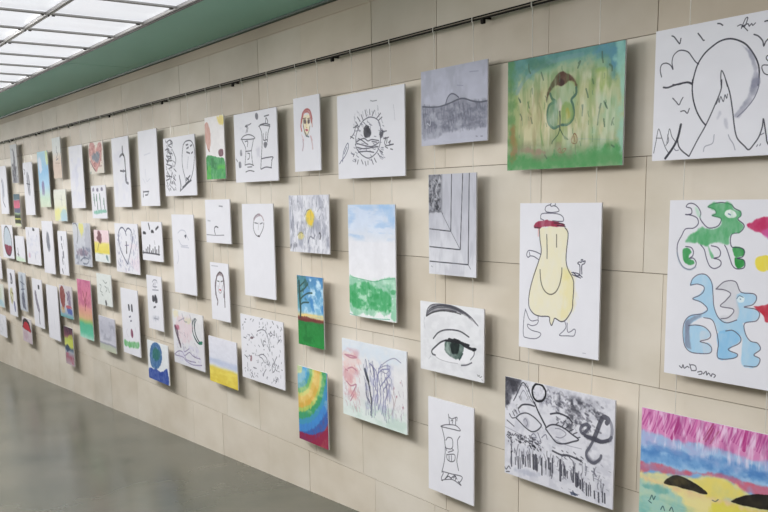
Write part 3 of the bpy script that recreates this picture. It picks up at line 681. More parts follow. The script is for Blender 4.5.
ARTS[46] = ('painting', 'painting', 'grey streaked picture with one big and one small yellow oval', -4.446, 1.429, 0.445, 0.325, 40, 58, [
('g',(0,'c9cad4'),(1,'cccdd6')),
('n','8e91a3',0.6,0,0,1,1,11,3,0.45),
('n','e2e3ea',0.6,0,0,1,1,9,5,0.5),
('n','7b7e90',0.45,0,0.45,1,0.95,14,5,0.52),
('f','c3bd6c',0.7,0.0346,0.4,[0.412,0.383,0.455,0.282,0.539,0.238,0.627,0.281,0.662,0.385,0.624,0.501,0.541,0.556,0.448,0.504]),
('f','e3c02e',0.95,0.0173,0.4,[0.44,0.382,0.47,0.301,0.538,0.26,0.607,0.297,0.635,0.385,0.605,0.479,0.538,0.524,0.468,0.482]),
('f','d9c96c',0.8,0.0346,0.4,[0.201,0.702,0.256,0.645,0.336,0.657,0.374,0.71,0.333,0.766,0.24,0.769]),
('s','6a6a50',0.0156,0.7,[0.214,0.701,0.268,0.658,0.348,0.664]),
('s','555',0.0187,0.7,[0.425,0.342,0.455,0.274,0.527,0.246]),
('s','3a3a44',0.0311,0.8,[0.754,0.658,0.777,0.644,0.791,0.697,0.77,0.751]),
('s','5e6172',0.0187,0.6,[0.092,0.014,0.078,0.207,0.101,0.373,0.055,0.54,0.111,0.732]),
('s','676a7c',0.028,0.7,[0.47,0.829,0.532,0.718,0.609,0.743,0.65,0.688]),
('s','77798a',0.0156,0.6,[0.719,0.285,0.805,0.205,0.814,0.311,0.754,0.405]),
('f','4a4c5a',0.6,0.0346,0.4,[0.002,0.889,0.045,0.867,0.046,0.942,0.005,0.947]),
('f','4a4c5a',0.6,0.0346,0.4,[0.098,0.857,0.181,0.846,0.178,0.917,0.104,0.926]),
('h','6b6e80',0.0156,0.5,110,0.02,0.02,0.98,0.98,90,0.14)])
ARTS[47] = ('painting', 'painting', 'small painting of a dark tree before blue sky, red earth and green meadow', -4.454, 0.927, 0.292, 0.408, 26, 70, [
('g',(0,'4c84b4'),(0.3,'5d9cc8'),(0.5,'7ab0cf'),(0.58,'cfc08a'),(0.62,'7a3a33'),(0.66,'23803a'),(1,'1f8a3a')),
('n','cfe6f2',0.8,0.2,0.03,1,0.55,5,8,0.5),
('n','2e76ba',0.7,0.3,0,1,0.5,6,8,0.5),
('f','e5c878',0.9,0.0171,0.4,[0.173,0.55,0.533,0.534,0.953,0.531,0.952,0.551,0.531,0.565,0.156,0.584]),
('f','6e2e2c',0.95,0.0171,0.4,[0.013,0.606,0.325,0.576,0.529,0.597,0.962,0.594,0.966,0.628,0.526,0.64,0.01,0.657]),
('f','3c7a6c',0.65,0.057,0.6,[0.025,0.016,0.363,-0.002,0.247,0.177,0.2,0.357,0.037,0.471,-0.005,0.243]),
('s','26403c',0.0436,0.9,[0.099,0.594,0.122,0.464,0.101,0.364,0.095,0.237,0.078,0.085]),
('s','2b4a46',0.0257,0.85,[0.131,0.336,0.239,0.291,0.416,0.242,0.587,0.231]),
('s','2b4a46',0.0257,0.85,[0.111,0.427,0.233,0.385,0.442,0.371]),
('s','2b4a46',0.0257,0.85,[0.11,0.236,0.281,0.187,0.424,0.116]),
('s','2b4a46',0.0257,0.85,[0.101,0.16,0.288,0.086]),
('n','2d5a50',0.75,0,0,0.5,0.35,8,14,0.5),
('n','0f6a2c',0.6,0,0.66,1,1,6,10,0.5)])
ARTS[48] = ('painting', 'painting', 'small painting of rainbow coloured arcs above a dark red base', -4.457, 0.365, 0.336, 0.450, 29, 75, [
('g',(0,'d5c46a'),(1,'d5c46a')),
('f','8e1c40',0.95,0.0294,0.3,[-0.289,-0.129,1.546,-0.339,1.515,-0.004,1.481,0.165,1.418,0.332,1.319,0.491,1.197,0.641,1.045,0.777,0.867,0.896,0.669,0.999,0.456,1.078,0.219,1.136,-0.023,1.168,-0.345,1.22]),
('f','2a62b4',0.95,0.0294,0.3,[-0.289,-0.129,1.411,-0.328,1.382,-0.003,1.35,0.153,1.294,0.303,1.208,0.449,1.092,0.584,0.957,0.705,0.791,0.815,0.611,0.907,0.416,0.978,0.204,1.031,-0.018,1.058,-0.34,1.108]),
('f','3a86cc',0.95,0.0294,0.3,[-0.289,-0.129,1.223,-0.312,1.197,-0.002,1.167,0.132,1.118,0.263,1.046,0.386,0.948,0.503,0.826,0.608,0.684,0.701,0.528,0.78,0.358,0.84,0.179,0.882,-0.01,0.904,-0.334,0.952]),
('f','3a8fb0',0.95,0.0294,0.3,[-0.289,-0.129,1.089,-0.301,1.065,-0.002,1.042,0.117,0.995,0.234,0.929,0.344,0.844,0.447,0.734,0.541,0.611,0.622,0.474,0.689,0.323,0.744,0.164,0.78,-0.004,0.798,-0.329,0.844]),
('f','3a9a55',0.95,0.0294,0.3,[-0.289,-0.129,0.998,-0.293,0.975,-0.0,0.954,0.109,0.914,0.215,0.854,0.315,0.776,0.409,0.679,0.494,0.562,0.569,0.438,0.632,0.3,0.679,0.154,0.713,-0.001,0.728,-0.326,0.773]),
('f','b9c25a',0.95,0.0294,0.3,[-0.289,-0.129,0.873,-0.283,0.852,-0.001,0.839,0.095,0.799,0.188,0.747,0.275,0.676,0.357,0.591,0.432,0.494,0.497,0.383,0.551,0.264,0.59,0.138,0.617,0.004,0.632,-0.322,0.674]),
('f','d8a040',0.95,0.0294,0.3,[-0.289,-0.129,0.8,-0.277,0.78,0.001,0.761,0.087,0.728,0.17,0.683,0.251,0.619,0.324,0.541,0.391,0.45,0.45,0.352,0.499,0.24,0.537,0.128,0.559,0.007,0.572,-0.32,0.614]),
('f','d8b45c',0.95,0.0294,0.3,[-0.289,-0.129,0.706,-0.269,0.687,0.002,0.675,0.078,0.651,0.149,0.606,0.22,0.548,0.285,0.483,0.346,0.399,0.395,0.314,0.438,0.216,0.471,0.117,0.491,0.011,0.502,-0.317,0.542]),
('f','bfc464',0.95,0.0294,0.3,[-0.289,-0.129,0.598,-0.26,0.58,0.002,0.569,0.065,0.552,0.128,0.514,0.185,0.463,0.242,0.406,0.291,0.341,0.333,0.27,0.368,0.186,0.394,0.1,0.413,0.015,0.42,-0.313,0.459]),
('f','58a86a',0.95,0.0294,0.3,[-0.289,-0.129,0.536,-0.255,0.519,0.002,0.509,0.057,0.492,0.113,0.461,0.164,0.417,0.212,0.367,0.258,0.309,0.294,0.238,0.326,0.167,0.348,0.096,0.364,0.018,0.371,-0.311,0.409]),
('f','3d90c0',0.95,0.0294,0.3,[-0.289,-0.129,0.446,-0.247,0.43,0.003,0.427,0.049,0.411,0.094,0.381,0.138,0.351,0.176,0.307,0.213,0.257,0.243,0.207,0.268,0.142,0.289,0.085,0.3,0.021,0.305,-0.308,0.342]),
('f','5aa6dc',0.95,0.0294,0.3,[-0.289,-0.129,0.355,-0.24,0.341,0.004,0.331,0.04,0.322,0.074,0.3,0.106,0.277,0.135,0.241,0.164,0.204,0.187,0.161,0.208,0.118,0.22,0.075,0.231,0.025,0.233,-0.305,0.269]),
('f','c8ce8a',0.95,0.0294,0.3,[-0.289,-0.129,0.192,-0.226,0.179,0.006,0.178,0.019,0.17,0.037,0.162,0.051,0.147,0.067,0.133,0.079,0.118,0.089,0.096,0.099,0.074,0.107,0.052,0.109,0.031,0.111,-0.3,0.145]),
('f','8f1f44',0.97,0.0201,0.35,[-0.031,0.908,0.232,0.905,0.502,0.881,0.702,0.81,0.948,0.744,1.037,0.719,1.026,1.008,-0.008,1.014]),
('n','f2e6b0',0.3,0,0,1,0.6,4,9,0.5)])
ARTS[49] = ('painting', 'painting', 'wide watercolour of violet and black flower stems with pink blossoms', -3.822, 0.602, 0.597, 0.425, 64, 80, [
('g',(0,'cfd6df'),(0.3,'d6d6da'),(0.7,'d3d3d6'),(0.9,'cfd8d6'),(1,'d0dcd8')),
('f','c3d2e2',0.5,0.1004,0.4,[0.032,0.099,0.213,0.083,0.423,0.036,0.718,0.08,0.904,0.151,0.746,0.206,0.417,0.185,0.101,0.185]),
('f','dfb3ac',0.6,0.0753,0.5,[0.028,0.198,0.138,0.165,0.243,0.202,0.311,0.259,0.221,0.317,0.254,0.38,0.181,0.436,0.213,0.527,0.155,0.623,0.224,0.692,0.168,0.761,0.082,0.639,0.054,0.447,0.029,0.339]),
('s','a8627a',0.0203,0.7,[0.045,0.209,0.154,0.204,0.243,0.211,0.153,0.232,0.063,0.214]),
('s','a8627a',0.0203,0.7,[0.093,0.383,0.166,0.355,0.236,0.383]),
('s','a8627a',0.0203,0.7,[0.067,0.557,0.138,0.599,0.229,0.565,0.171,0.676,0.132,0.741]),
('s','a8627a',0.0203,0.7,[0.055,0.404,0.092,0.411]),
('s','a8627a',0.0203,0.7,[0.13,0.797,0.188,0.7]),
('n','c98a94',0.55,0,0.12,0.28,0.75,7,9,0.52),
('f','2e3a40',0.9,0.0125,0.4,[0.36,0.332,0.394,0.339,0.44,0.48,0.407,0.473,0.375,0.397]),
('s','34343e',0.0294,0.85,[0.376,0.37,0.423,0.483,0.452,0.613,0.471,0.745,0.459,0.898]),
('s','44445a',0.0181,0.85,[0.388,0.518,0.393,0.654,0.447,0.751]),
('s','6a6b98',0.0169,0.75,[0.459,0.885,0.481,0.743,0.502,0.629,0.501,0.494,0.529,0.354,0.482,0.255]),
('s','6a6b98',0.0169,0.75,[0.527,0.881,0.526,0.705,0.571,0.56,0.561,0.401,0.63,0.294,0.744,0.259]),
('s','6a6b98',0.0169,0.75,[0.579,0.8,0.617,0.657,0.606,0.526,0.691,0.401,0.758,0.322,0.744,0.259]),
('s','6a6b98',0.0169,0.75,[0.627,0.843,0.659,0.674,0.654,0.542,0.722,0.448,0.692,0.374]),
('s','6a6b98',0.0169,0.75,[0.695,0.772,0.682,0.669,0.728,0.552,0.754,0.441]),
('s','6a6b98',0.0169,0.75,[0.449,0.247,0.547,0.323,0.575,0.452]),
('s','6a6b98',0.0169,0.75,[0.632,0.227,0.579,0.344,0.607,0.499]),
('s','6a6b98',0.0169,0.75,[0.507,0.493,0.57,0.614,0.548,0.754]),
('s','6f7090',0.0124,0.7,[0.581,0.29,0.681,0.231,0.761,0.229,0.71,0.318,0.63,0.307]),
('s','6f7090',0.0124,0.7,[0.642,0.225,0.731,0.156,0.827,0.113,0.919,0.148]),
('s','6f7090',0.0124,0.7,[0.71,0.331,0.778,0.383,0.763,0.465]),
('s','a08a90',0.0124,0.7,[0.781,0.566,0.81,0.665,0.789,0.815]),
('s','a08a90',0.0124,0.7,[0.844,0.579,0.808,0.718,0.764,0.822]),
('s','a08a90',0.0124,0.7,[0.8,0.484,0.813,0.559]),
('f','9a5a6a',0.7,0.0125,0.4,[0.8,0.47,0.823,0.458,0.825,0.489,0.803,0.496]),
('f','9a5a6a',0.7,0.0125,0.4,[0.838,0.567,0.86,0.557,0.856,0.586]),
('f','9a5a6a',0.7,0.0125,0.4,[0.924,0.677,0.949,0.671,0.942,0.707]),
('f','9a5a6a',0.7,0.0125,0.4,[0.897,0.385,0.915,0.376,0.911,0.408]),
('n','8f93bb',0.45,0.38,0.2,0.8,0.9,14,8,0.5),
('n','a9c4b8',0.5,0.1,0.75,1,1,7,9,0.5),
('h','5f5f82',0.0124,0.6,60,0.36,0.25,0.75,0.9,80,0.14),
('h','a8707c',0.0113,0.5,40,0.03,0.3,0.3,0.9,70,0.08),
('h','8a7a90',0.0102,0.5,30,0.7,0.35,0.95,0.9,75,0.08)])
ARTS[50] = ('drawing', 'drawing', 'wide black ink drawing of a round eyed shape ringed by short rays', -3.818, 1.885, 0.598, 0.427, 67, 87, [
('s','3a3a4c',0.0124,0.85,[0.289,0.599,0.291,0.507,0.33,0.419,0.406,0.337,0.51,0.304,0.61,0.338,0.657,0.409,0.663,0.542,0.642,0.651,0.589,0.725,0.486,0.774,0.383,0.733,0.309,0.658,0.28,0.598]),
('f','23232c',0.95,0.0172,0.4,[0.404,0.472,0.419,0.428,0.464,0.415,0.507,0.438,0.521,0.495,0.491,0.537,0.432,0.525]),
('s','33333e',0.0206,0.85,[0.419,0.428,0.45,0.398,0.493,0.414]),
('s','667',0.0093,0.85,[0.523,0.383,0.507,0.471]),
('s','3c3c4a',0.0134,0.85,[0.29,0.576,0.342,0.553,0.417,0.541,0.475,0.574,0.534,0.563,0.634,0.584]),
('s','3c3c4a',0.0134,0.85,[0.301,0.588,0.415,0.621,0.533,0.642,0.634,0.606]),
('s','3c3c4a',0.0134,0.85,[0.309,0.635,0.414,0.66,0.547,0.654,0.625,0.65]),
('s','3c3c4a',0.0134,0.85,[0.327,0.533,0.387,0.561,0.445,0.601,0.475,0.615]),
('s','3c3c4a',0.0134,0.85,[0.323,0.694,0.443,0.691,0.56,0.712]),
('s','3c3c4a',0.0134,0.85,[0.534,0.586,0.605,0.599]),
('s','3c3c4a',0.0124,0.85,[0.205,0.522,0.268,0.459,0.294,0.381,0.345,0.398]),
('s','3c3c4a',0.0124,0.85,[0.664,0.465,0.706,0.484,0.748,0.484]),
('s','3c3c4a',0.0124,0.85,[0.254,0.4,0.3,0.393,0.33,0.419]),
('s','3c3c4a',0.0124,0.85,[0.205,0.499,0.26,0.527]),
('f','2c2c36',0.9,0.0161,0.4,[0.644,0.491,0.706,0.484,0.683,0.544,0.654,0.563]),
('l','3c3c4a',0.0134,0.85,[0.295,0.336,0.325,0.378]),
('l','3c3c4a',0.0134,0.85,[0.321,0.282,0.362,0.336]),
('l','3c3c4a',0.0134,0.85,[0.378,0.262,0.407,0.326]),
('l','3c3c4a',0.0134,0.85,[0.439,0.217,0.458,0.287]),
('l','3c3c4a',0.0134,0.85,[0.506,0.215,0.51,0.277]),
('l','3c3c4a',0.0134,0.85,[0.578,0.235,0.545,0.29]),
('l','3c3c4a',0.0134,0.85,[0.667,0.278,0.61,0.327]),
('l','3c3c4a',0.0134,0.85,[0.686,0.324,0.638,0.352]),
('l','3c3c4a',0.0134,0.85,[0.262,0.712,0.245,0.739]),
('l','3c3c4a',0.0134,0.85,[0.285,0.772,0.275,0.806]),
('l','3c3c4a',0.0134,0.85,[0.321,0.786,0.308,0.832]),
('l','3c3c4a',0.0134,0.85,[0.372,0.79,0.395,0.837]),
('l','3c3c4a',0.0134,0.85,[0.426,0.811,0.44,0.858]),
('l','3c3c4a',0.0134,0.85,[0.471,0.807,0.47,0.846]),
('l','3c3c4a',0.0134,0.85,[0.524,0.788,0.549,0.847]),
('l','3c3c4a',0.0134,0.85,[0.565,0.78,0.593,0.827]),
('l','3c3c4a',0.0134,0.85,[0.618,0.727,0.651,0.768]),
('l','3c3c4a',0.0134,0.85,[0.647,0.696,0.689,0.721]),
('s','3c4060',0.0114,0.85,[0.071,0.793,0.09,0.676,0.156,0.576,0.171,0.624,0.131,0.703,0.065,0.774]),
('s','3c4060',0.0114,0.85,[0.099,0.701,0.146,0.622]),
('s','3c4060',0.0114,0.85,[0.022,0.814,0.056,0.773]),
('s','44444e',0.0134,0.85,[0.705,0.568,0.739,0.56,0.718,0.613,0.746,0.648,0.842,0.641]),
('s','44444e',0.0134,0.85,[0.755,0.572,0.746,0.62]),
('s','44444e',0.0134,0.85,[0.774,0.618,0.802,0.598,0.788,0.637,0.842,0.641]),
('s','44444e',0.0134,0.85,[0.726,0.658,0.759,0.678]),
('s','44444e',0.0134,0.85,[0.719,0.569,0.775,0.557]),
('s','44444e',0.0134,0.85,[0.801,0.69,0.831,0.699]),
('s','666672',0.0103,0.8,[0.522,0.117,0.557,0.128,0.614,0.127]),
('s','8a8a98',0.0072,0.5,[0.847,0.204,0.86,0.291,0.867,0.378]),
('h','44465a',0.0103,0.6,60,0.22,0.35,0.72,0.8,20,0.05),
('h','44465a',0.0103,0.5,20,0.25,0.2,0.7,0.4,70,0.05)])
ARTS[51] = ('painting', 'painting', 'tall picture of bright green hills beneath a pale blue and white sky', -3.820, 1.243, 0.427, 0.586, 47, 114, [
('g',(0,'bccbe2'),(0.1,'c3d0e6'),(0.2,'c7d2e5'),(0.28,'ced4e0'),(0.33,'d9dae2'),(0.62,'dcdce2'),(1,'dcdfe0')),
('n','8fb4dd',0.6,0,0,1,0.3,3,16,0.5),
('f','8ab4e0',0.6,0.0524,0.4,[0.694,0.009,0.984,0.011,0.979,0.152,0.901,0.141,0.799,0.054]),
('f','69b58b',0.75,0.0175,0.3,[0.001,0.65,0.146,0.659,0.381,0.665,0.551,0.669,0.719,0.638,0.882,0.619,0.998,0.626,1.003,0.772,0.928,0.799,1.002,0.806,1.001,0.977,0.895,0.973,0.897,0.915,0.76,0.959,0.651,0.92,0.536,0.975,0.305,0.967,0.124,0.992,-0.005,0.914]),
('f','2f9d57',0.85,0.0262,0.45,[-0.005,0.743,0.143,0.7,0.322,0.679,0.55,0.704,0.715,0.73,0.85,0.757,0.901,0.812,0.871,0.905,0.651,0.92,0.424,0.923,0.218,0.925,0.069,0.91,-0.014,0.866]),
('n','c5e2d0',0.7,0,0.65,1,1,8,16,0.56),
('s','3a9a66',0.0071,0.7,[0.056,0.648,0.323,0.66,0.563,0.668,0.746,0.641,0.988,0.622]),
('s','4a9a80',0.0079,0.7,[0.002,0.988,0.302,1.004,0.591,0.995,0.868,0.98]),
('n','1f8f48',0.5,0,0.7,0.9,0.9,7,14,0.5),
('f','3a9a60',0.8,0.0131,0.4,[0.878,0.733,0.995,0.72,0.994,0.747,0.903,0.761])])
ARTS[52] = ('drawing', 'drawing', 'grey toned pencil drawing of a dark sea with a low dome on the horizon', -3.160, 1.969, 0.459, 0.333, 66, 78, [
('g',(0,'a8aabb'),(0.3,'b2b4c6'),(0.6,'adafbf'),(1,'b4b6c6')),
('n','9698a8',0.5,0,0,1,0.5,8,3,0.5),
('f','7c7e8e',0.8,0.0513,0.35,[0.025,0.461,0.155,0.482,0.281,0.492,0.388,0.485,0.493,0.46,0.58,0.434,0.666,0.433,0.779,0.484,0.888,0.51,0.994,0.507,0.997,0.797,0.891,0.836,0.67,0.829,0.525,0.854,0.375,0.855,0.22,0.908,0.091,0.912,0.019,0.867]),
('f','9092a2',0.75,0.0193,0.3,[0.397,0.473,0.427,0.388,0.477,0.357,0.536,0.373,0.595,0.423,0.507,0.444]),
('s','4e5060',0.0185,0.8,[0.388,0.48,0.418,0.4,0.468,0.356,0.527,0.367,0.586,0.415]),
('s','4a4c5a',0.0208,0.8,[0.025,0.467,0.155,0.488,0.281,0.497,0.388,0.485,0.493,0.462,0.58,0.439,0.666,0.44,0.779,0.484,0.888,0.512,0.994,0.512]),
('s','5a5c6a',0.0208,0.6,[0.025,0.467,0.041,0.628,0.058,0.763]),
('n','5c5f70',0.5,0.02,0.48,0.98,0.82,14,16,0.5),
('h','4e5162',0.0162,0.35,70,0.03,0.5,0.95,0.8,80,0.12),
('h','6a6c7c',0.0231,0.4,40,0.03,0.5,0.95,0.8,8,0.1),
('n','c2c4d2',0.4,0,0.5,1,0.95,9,7,0.55),
('s','d0d2dc',0.0139,0.6,[0.091,0.766,0.097,0.7,0.139,0.731,0.155,0.666]),
('s','8587a0',0.0139,0.6,[0.565,0.257,0.651,0.275]),
('s','8587a0',0.0139,0.6,[0.747,0.116,0.87,0.125]),
('s','667',0.0116,0.7,[0.838,0.933,0.86,0.94]),
('s','667',0.0116,0.7,[0.906,0.941,0.933,0.943])])
ARTS[53] = ('drawing', 'drawing', 'grey drawing of nested right angled lines with a dark scribbled rectangle top left', -3.170, 1.442, 0.336, 0.457, 47, 102, [
('g',(0,'b8b9c4'),(0.4,'b9bac5'),(0.7,'c6c7d0'),(1,'cbccd4')),
('f','b3b4c0',0.5,0.0098,0.2,[0.306,0.009,0.987,0.011,0.991,0.589,0.818,0.889,0.67,0.733,0.471,0.554,0.294,0.383]),
('f','4f5058',0.8,0.0049,0.8,[0.01,0.004,0.01,0.004,0.286,0.009,0.286,0.009,0.294,0.374,0.294,0.374,0.01,0.38,0.01,0.38]),
('n','23242c',0.9,0.0,0.0,0.27,0.37,16,26,0.46),
('n','c9cad2',0.6,0.0,0.0,0.27,0.37,14,22,0.58),
('s','e0e0e6',0.0088,0.5,[0.114,0.047,0.191,0.094,0.155,0.163,0.217,0.233]),
('s','e0e0e6',0.0088,0.5,[0.062,0.093,0.088,0.186,0.063,0.279]),
('s','e0e0e6',0.0088,0.5,[0.241,0.049,0.165,0.129]),
('l','8a8b96',0.0088,0.7,[0.306,0.009,0.299,0.371]),
('l','2e3038',0.0124,0.9,[0.499,0.008,0.481,0.558]),
('l','2e3038',0.0124,0.9,[0.73,0.007,0.68,0.733]),
('l','2e3038',0.0124,0.9,[0.862,0.005,0.842,0.876]),
('l','2e3038',0.0115,0.9,[0.021,0.543,0.471,0.561]),
('l','2e3038',0.0115,0.9,[0.021,0.724,0.67,0.738]),
('l','2e3038',0.0115,0.9,[0.021,0.873,0.842,0.879]),
('l','50525c',0.0071,0.8,[0.284,0.376,0.481,0.561,0.68,0.738]),
('l','50525c',0.0071,0.8,[0.842,0.879,0.89,0.92]),
('s','667',0.0088,0.6,[0.053,0.92,0.074,0.929]),
('n','9b9ca8',0.35,0,0,1,1,10,3,0.5)])
ARTS[54] = ('drawing', 'drawing', 'drawing of one large green grey eye with arched eyebrow', -3.178, 0.914, 0.460, 0.330, 63, 71, [
('g',(0,'d6d7dc'),(1,'d3d4d9')),
('n','b2b3ba',0.22,0.05,0.1,0.98,0.95,8,8,0.45),
('f','77757c',0.85,0.017,0.35,[0.099,0.215,0.118,0.132,0.171,0.059,0.247,0.028,0.397,0.01,0.558,0.023,0.686,0.066,0.798,0.132,0.909,0.237,0.84,0.189,0.715,0.123,0.544,0.102,0.368,0.108,0.201,0.148]),
('s','3a3a44',0.0166,0.7,[0.109,0.174,0.217,0.093,0.368,0.05,0.543,0.053,0.692,0.1]),
('s','3a3a44',0.0166,0.7,[0.112,0.147,0.247,0.049,0.427,0.027,0.601,0.051,0.77,0.115]),
('s','3a3a44',0.0166,0.7,[0.105,0.196,0.247,0.123,0.427,0.079,0.587,0.084]),
('s','3a3a44',0.0166,0.7,[0.278,0.035,0.456,0.013,0.658,0.064,0.798,0.144]),
('s','3a3a44',0.0166,0.7,[0.186,0.084,0.338,0.033,0.514,0.031,0.658,0.074]),
('s','44444e',0.0153,0.85,[0.099,0.207,0.124,0.105,0.202,0.034,0.368,0.008,0.543,0.017,0.692,0.065,0.812,0.135,0.914,0.236]),
('s','333',0.0153,0.85,[0.099,0.215,0.217,0.146,0.368,0.102,0.529,0.097,0.658,0.113]),
('s','2c2c34',0.0217,0.85,[0.216,0.521,0.293,0.428,0.398,0.371,0.545,0.348,0.66,0.356,0.779,0.409]),
('f','dcdce2',0.9,0.0142,0.4,[0.216,0.764,0.201,0.699,0.263,0.621,0.369,0.549,0.458,0.507,0.604,0.495,0.746,0.536,0.858,0.58,0.804,0.706,0.721,0.787,0.577,0.816,0.399,0.81]),
('s','26262e',0.0255,0.85,[0.247,0.759,0.201,0.748,0.191,0.701,0.247,0.637,0.339,0.554,0.428,0.509]),
('s','4a4a54',0.0153,0.85,[0.858,0.575,0.854,0.645,0.804,0.719]),
('s','44444e',0.0204,0.85,[0.664,0.825,0.749,0.802,0.822,0.757]),
('s','8a8a92',0.0102,0.6,[0.216,0.751,0.308,0.801,0.459,0.818,0.606,0.81]),
('f','40574f',0.95,0.0212,0.4,[0.399,0.623,0.414,0.541,0.473,0.504,0.604,0.49,0.695,0.519,0.705,0.582,0.677,0.678,0.634,0.738,0.547,0.755,0.459,0.719,0.414,0.674]),
('f','a9bcb4',0.6,0.0283,0.4,[0.414,0.661,0.429,0.578,0.458,0.546,0.473,0.65,0.488,0.7]),
('f','0e1a1a',0.97,0.0283,0.2,[0.494,0.606,0.502,0.534,0.633,0.522,0.633,0.595,0.599,0.666,0.547,0.694,0.512,0.664]),
('f','14141a',0.95,0.0113,0.1,[0.399,0.525,0.443,0.496,0.473,0.47,0.531,0.481,0.56,0.463,0.647,0.483,0.732,0.504,0.788,0.515,0.78,0.542,0.83,0.546,0.894,0.553,0.859,0.593,0.803,0.59,0.719,0.566,0.618,0.524,0.488,0.531]),
('s','23383a',0.0229,0.85,[0.634,0.752,0.657,0.708,0.685,0.658]),
('s','a5a6ae',0.0153,0.5,[0.077,0.394,0.061,0.288,0.077,0.232]),
('s','a5a6ae',0.0153,0.5,[0.138,0.834,0.17,0.787]),
('s','444',0.0102,0.7,[0.904,0.905,0.918,0.928,0.931,0.905,0.945,0.935,0.972,0.916]),
('s','444',0.0102,0.6,[0.973,0.955,0.979,0.972])])
ARTS[55] = ('drawing', 'drawing', 'thin line drawing of a tower with a face, below the large eye', -3.183, 0.390, 0.336, 0.461, 45, 95, [
('s','35353f',0.0095,0.85,[0.46,0.132,0.481,0.223,0.471,0.239]),
('s','35353f',0.0095,0.85,[0.481,0.161,0.538,0.17,0.641,0.138,0.641,0.175]),
('s','35353f',0.0095,0.85,[0.616,0.149,0.616,0.223]),
('s','35353f',0.0095,0.85,[0.512,0.193,0.554,0.182,0.544,0.214]),
('s','35353f',0.0095,0.85,[0.289,0.281,0.407,0.249,0.616,0.227,0.718,0.266,0.538,0.276,0.289,0.286]),
('s','35353f',0.0095,0.85,[0.311,0.293,0.364,0.391,0.385,0.515,0.362,0.646,0.307,0.773]),
('s','35353f',0.0095,0.85,[0.708,0.324,0.657,0.381,0.668,0.491,0.642,0.595,0.679,0.689]),
('s','35353f',0.0095,0.85,[0.396,0.416,0.449,0.377,0.538,0.378,0.554,0.448,0.512,0.488,0.406,0.498]),
('s','35353f',0.0095,0.85,[0.396,0.487,0.417,0.522]),
('s','35353f',0.0095,0.85,[0.538,0.483,0.564,0.496,0.449,0.534]),
('s','35353f',0.0095,0.85,[0.417,0.56,0.432,0.613,0.523,0.622,0.596,0.591,0.585,0.535,0.417,0.565]),
('s','35353f',0.0095,0.85,[0.47,0.566,0.47,0.617]),
('s','35353f',0.0095,0.85,[0.523,0.556,0.523,0.612]),
('s','35353f',0.0095,0.85,[0.307,0.76,0.34,0.774,0.296,0.835,0.323,0.861]),
('s','35353f',0.0095,0.85,[0.296,0.861,0.405,0.832,0.565,0.808,0.731,0.835,0.669,0.805]),
('s','35353f',0.0095,0.85,[0.34,0.759,0.512,0.752,0.746,0.739,0.721,0.795,0.669,0.812]),
('s','35353f',0.0095,0.85,[0.459,0.762,0.394,0.821]),
('s','35353f',0.0095,0.85,[0.565,0.787,0.617,0.757,0.607,0.805]),
('s','35353f',0.0095,0.85,[0.485,0.79,0.522,0.801]),
('s','35353f',0.0114,0.85,[0.378,0.829,0.459,0.788,0.512,0.798,0.591,0.757,0.643,0.785])])
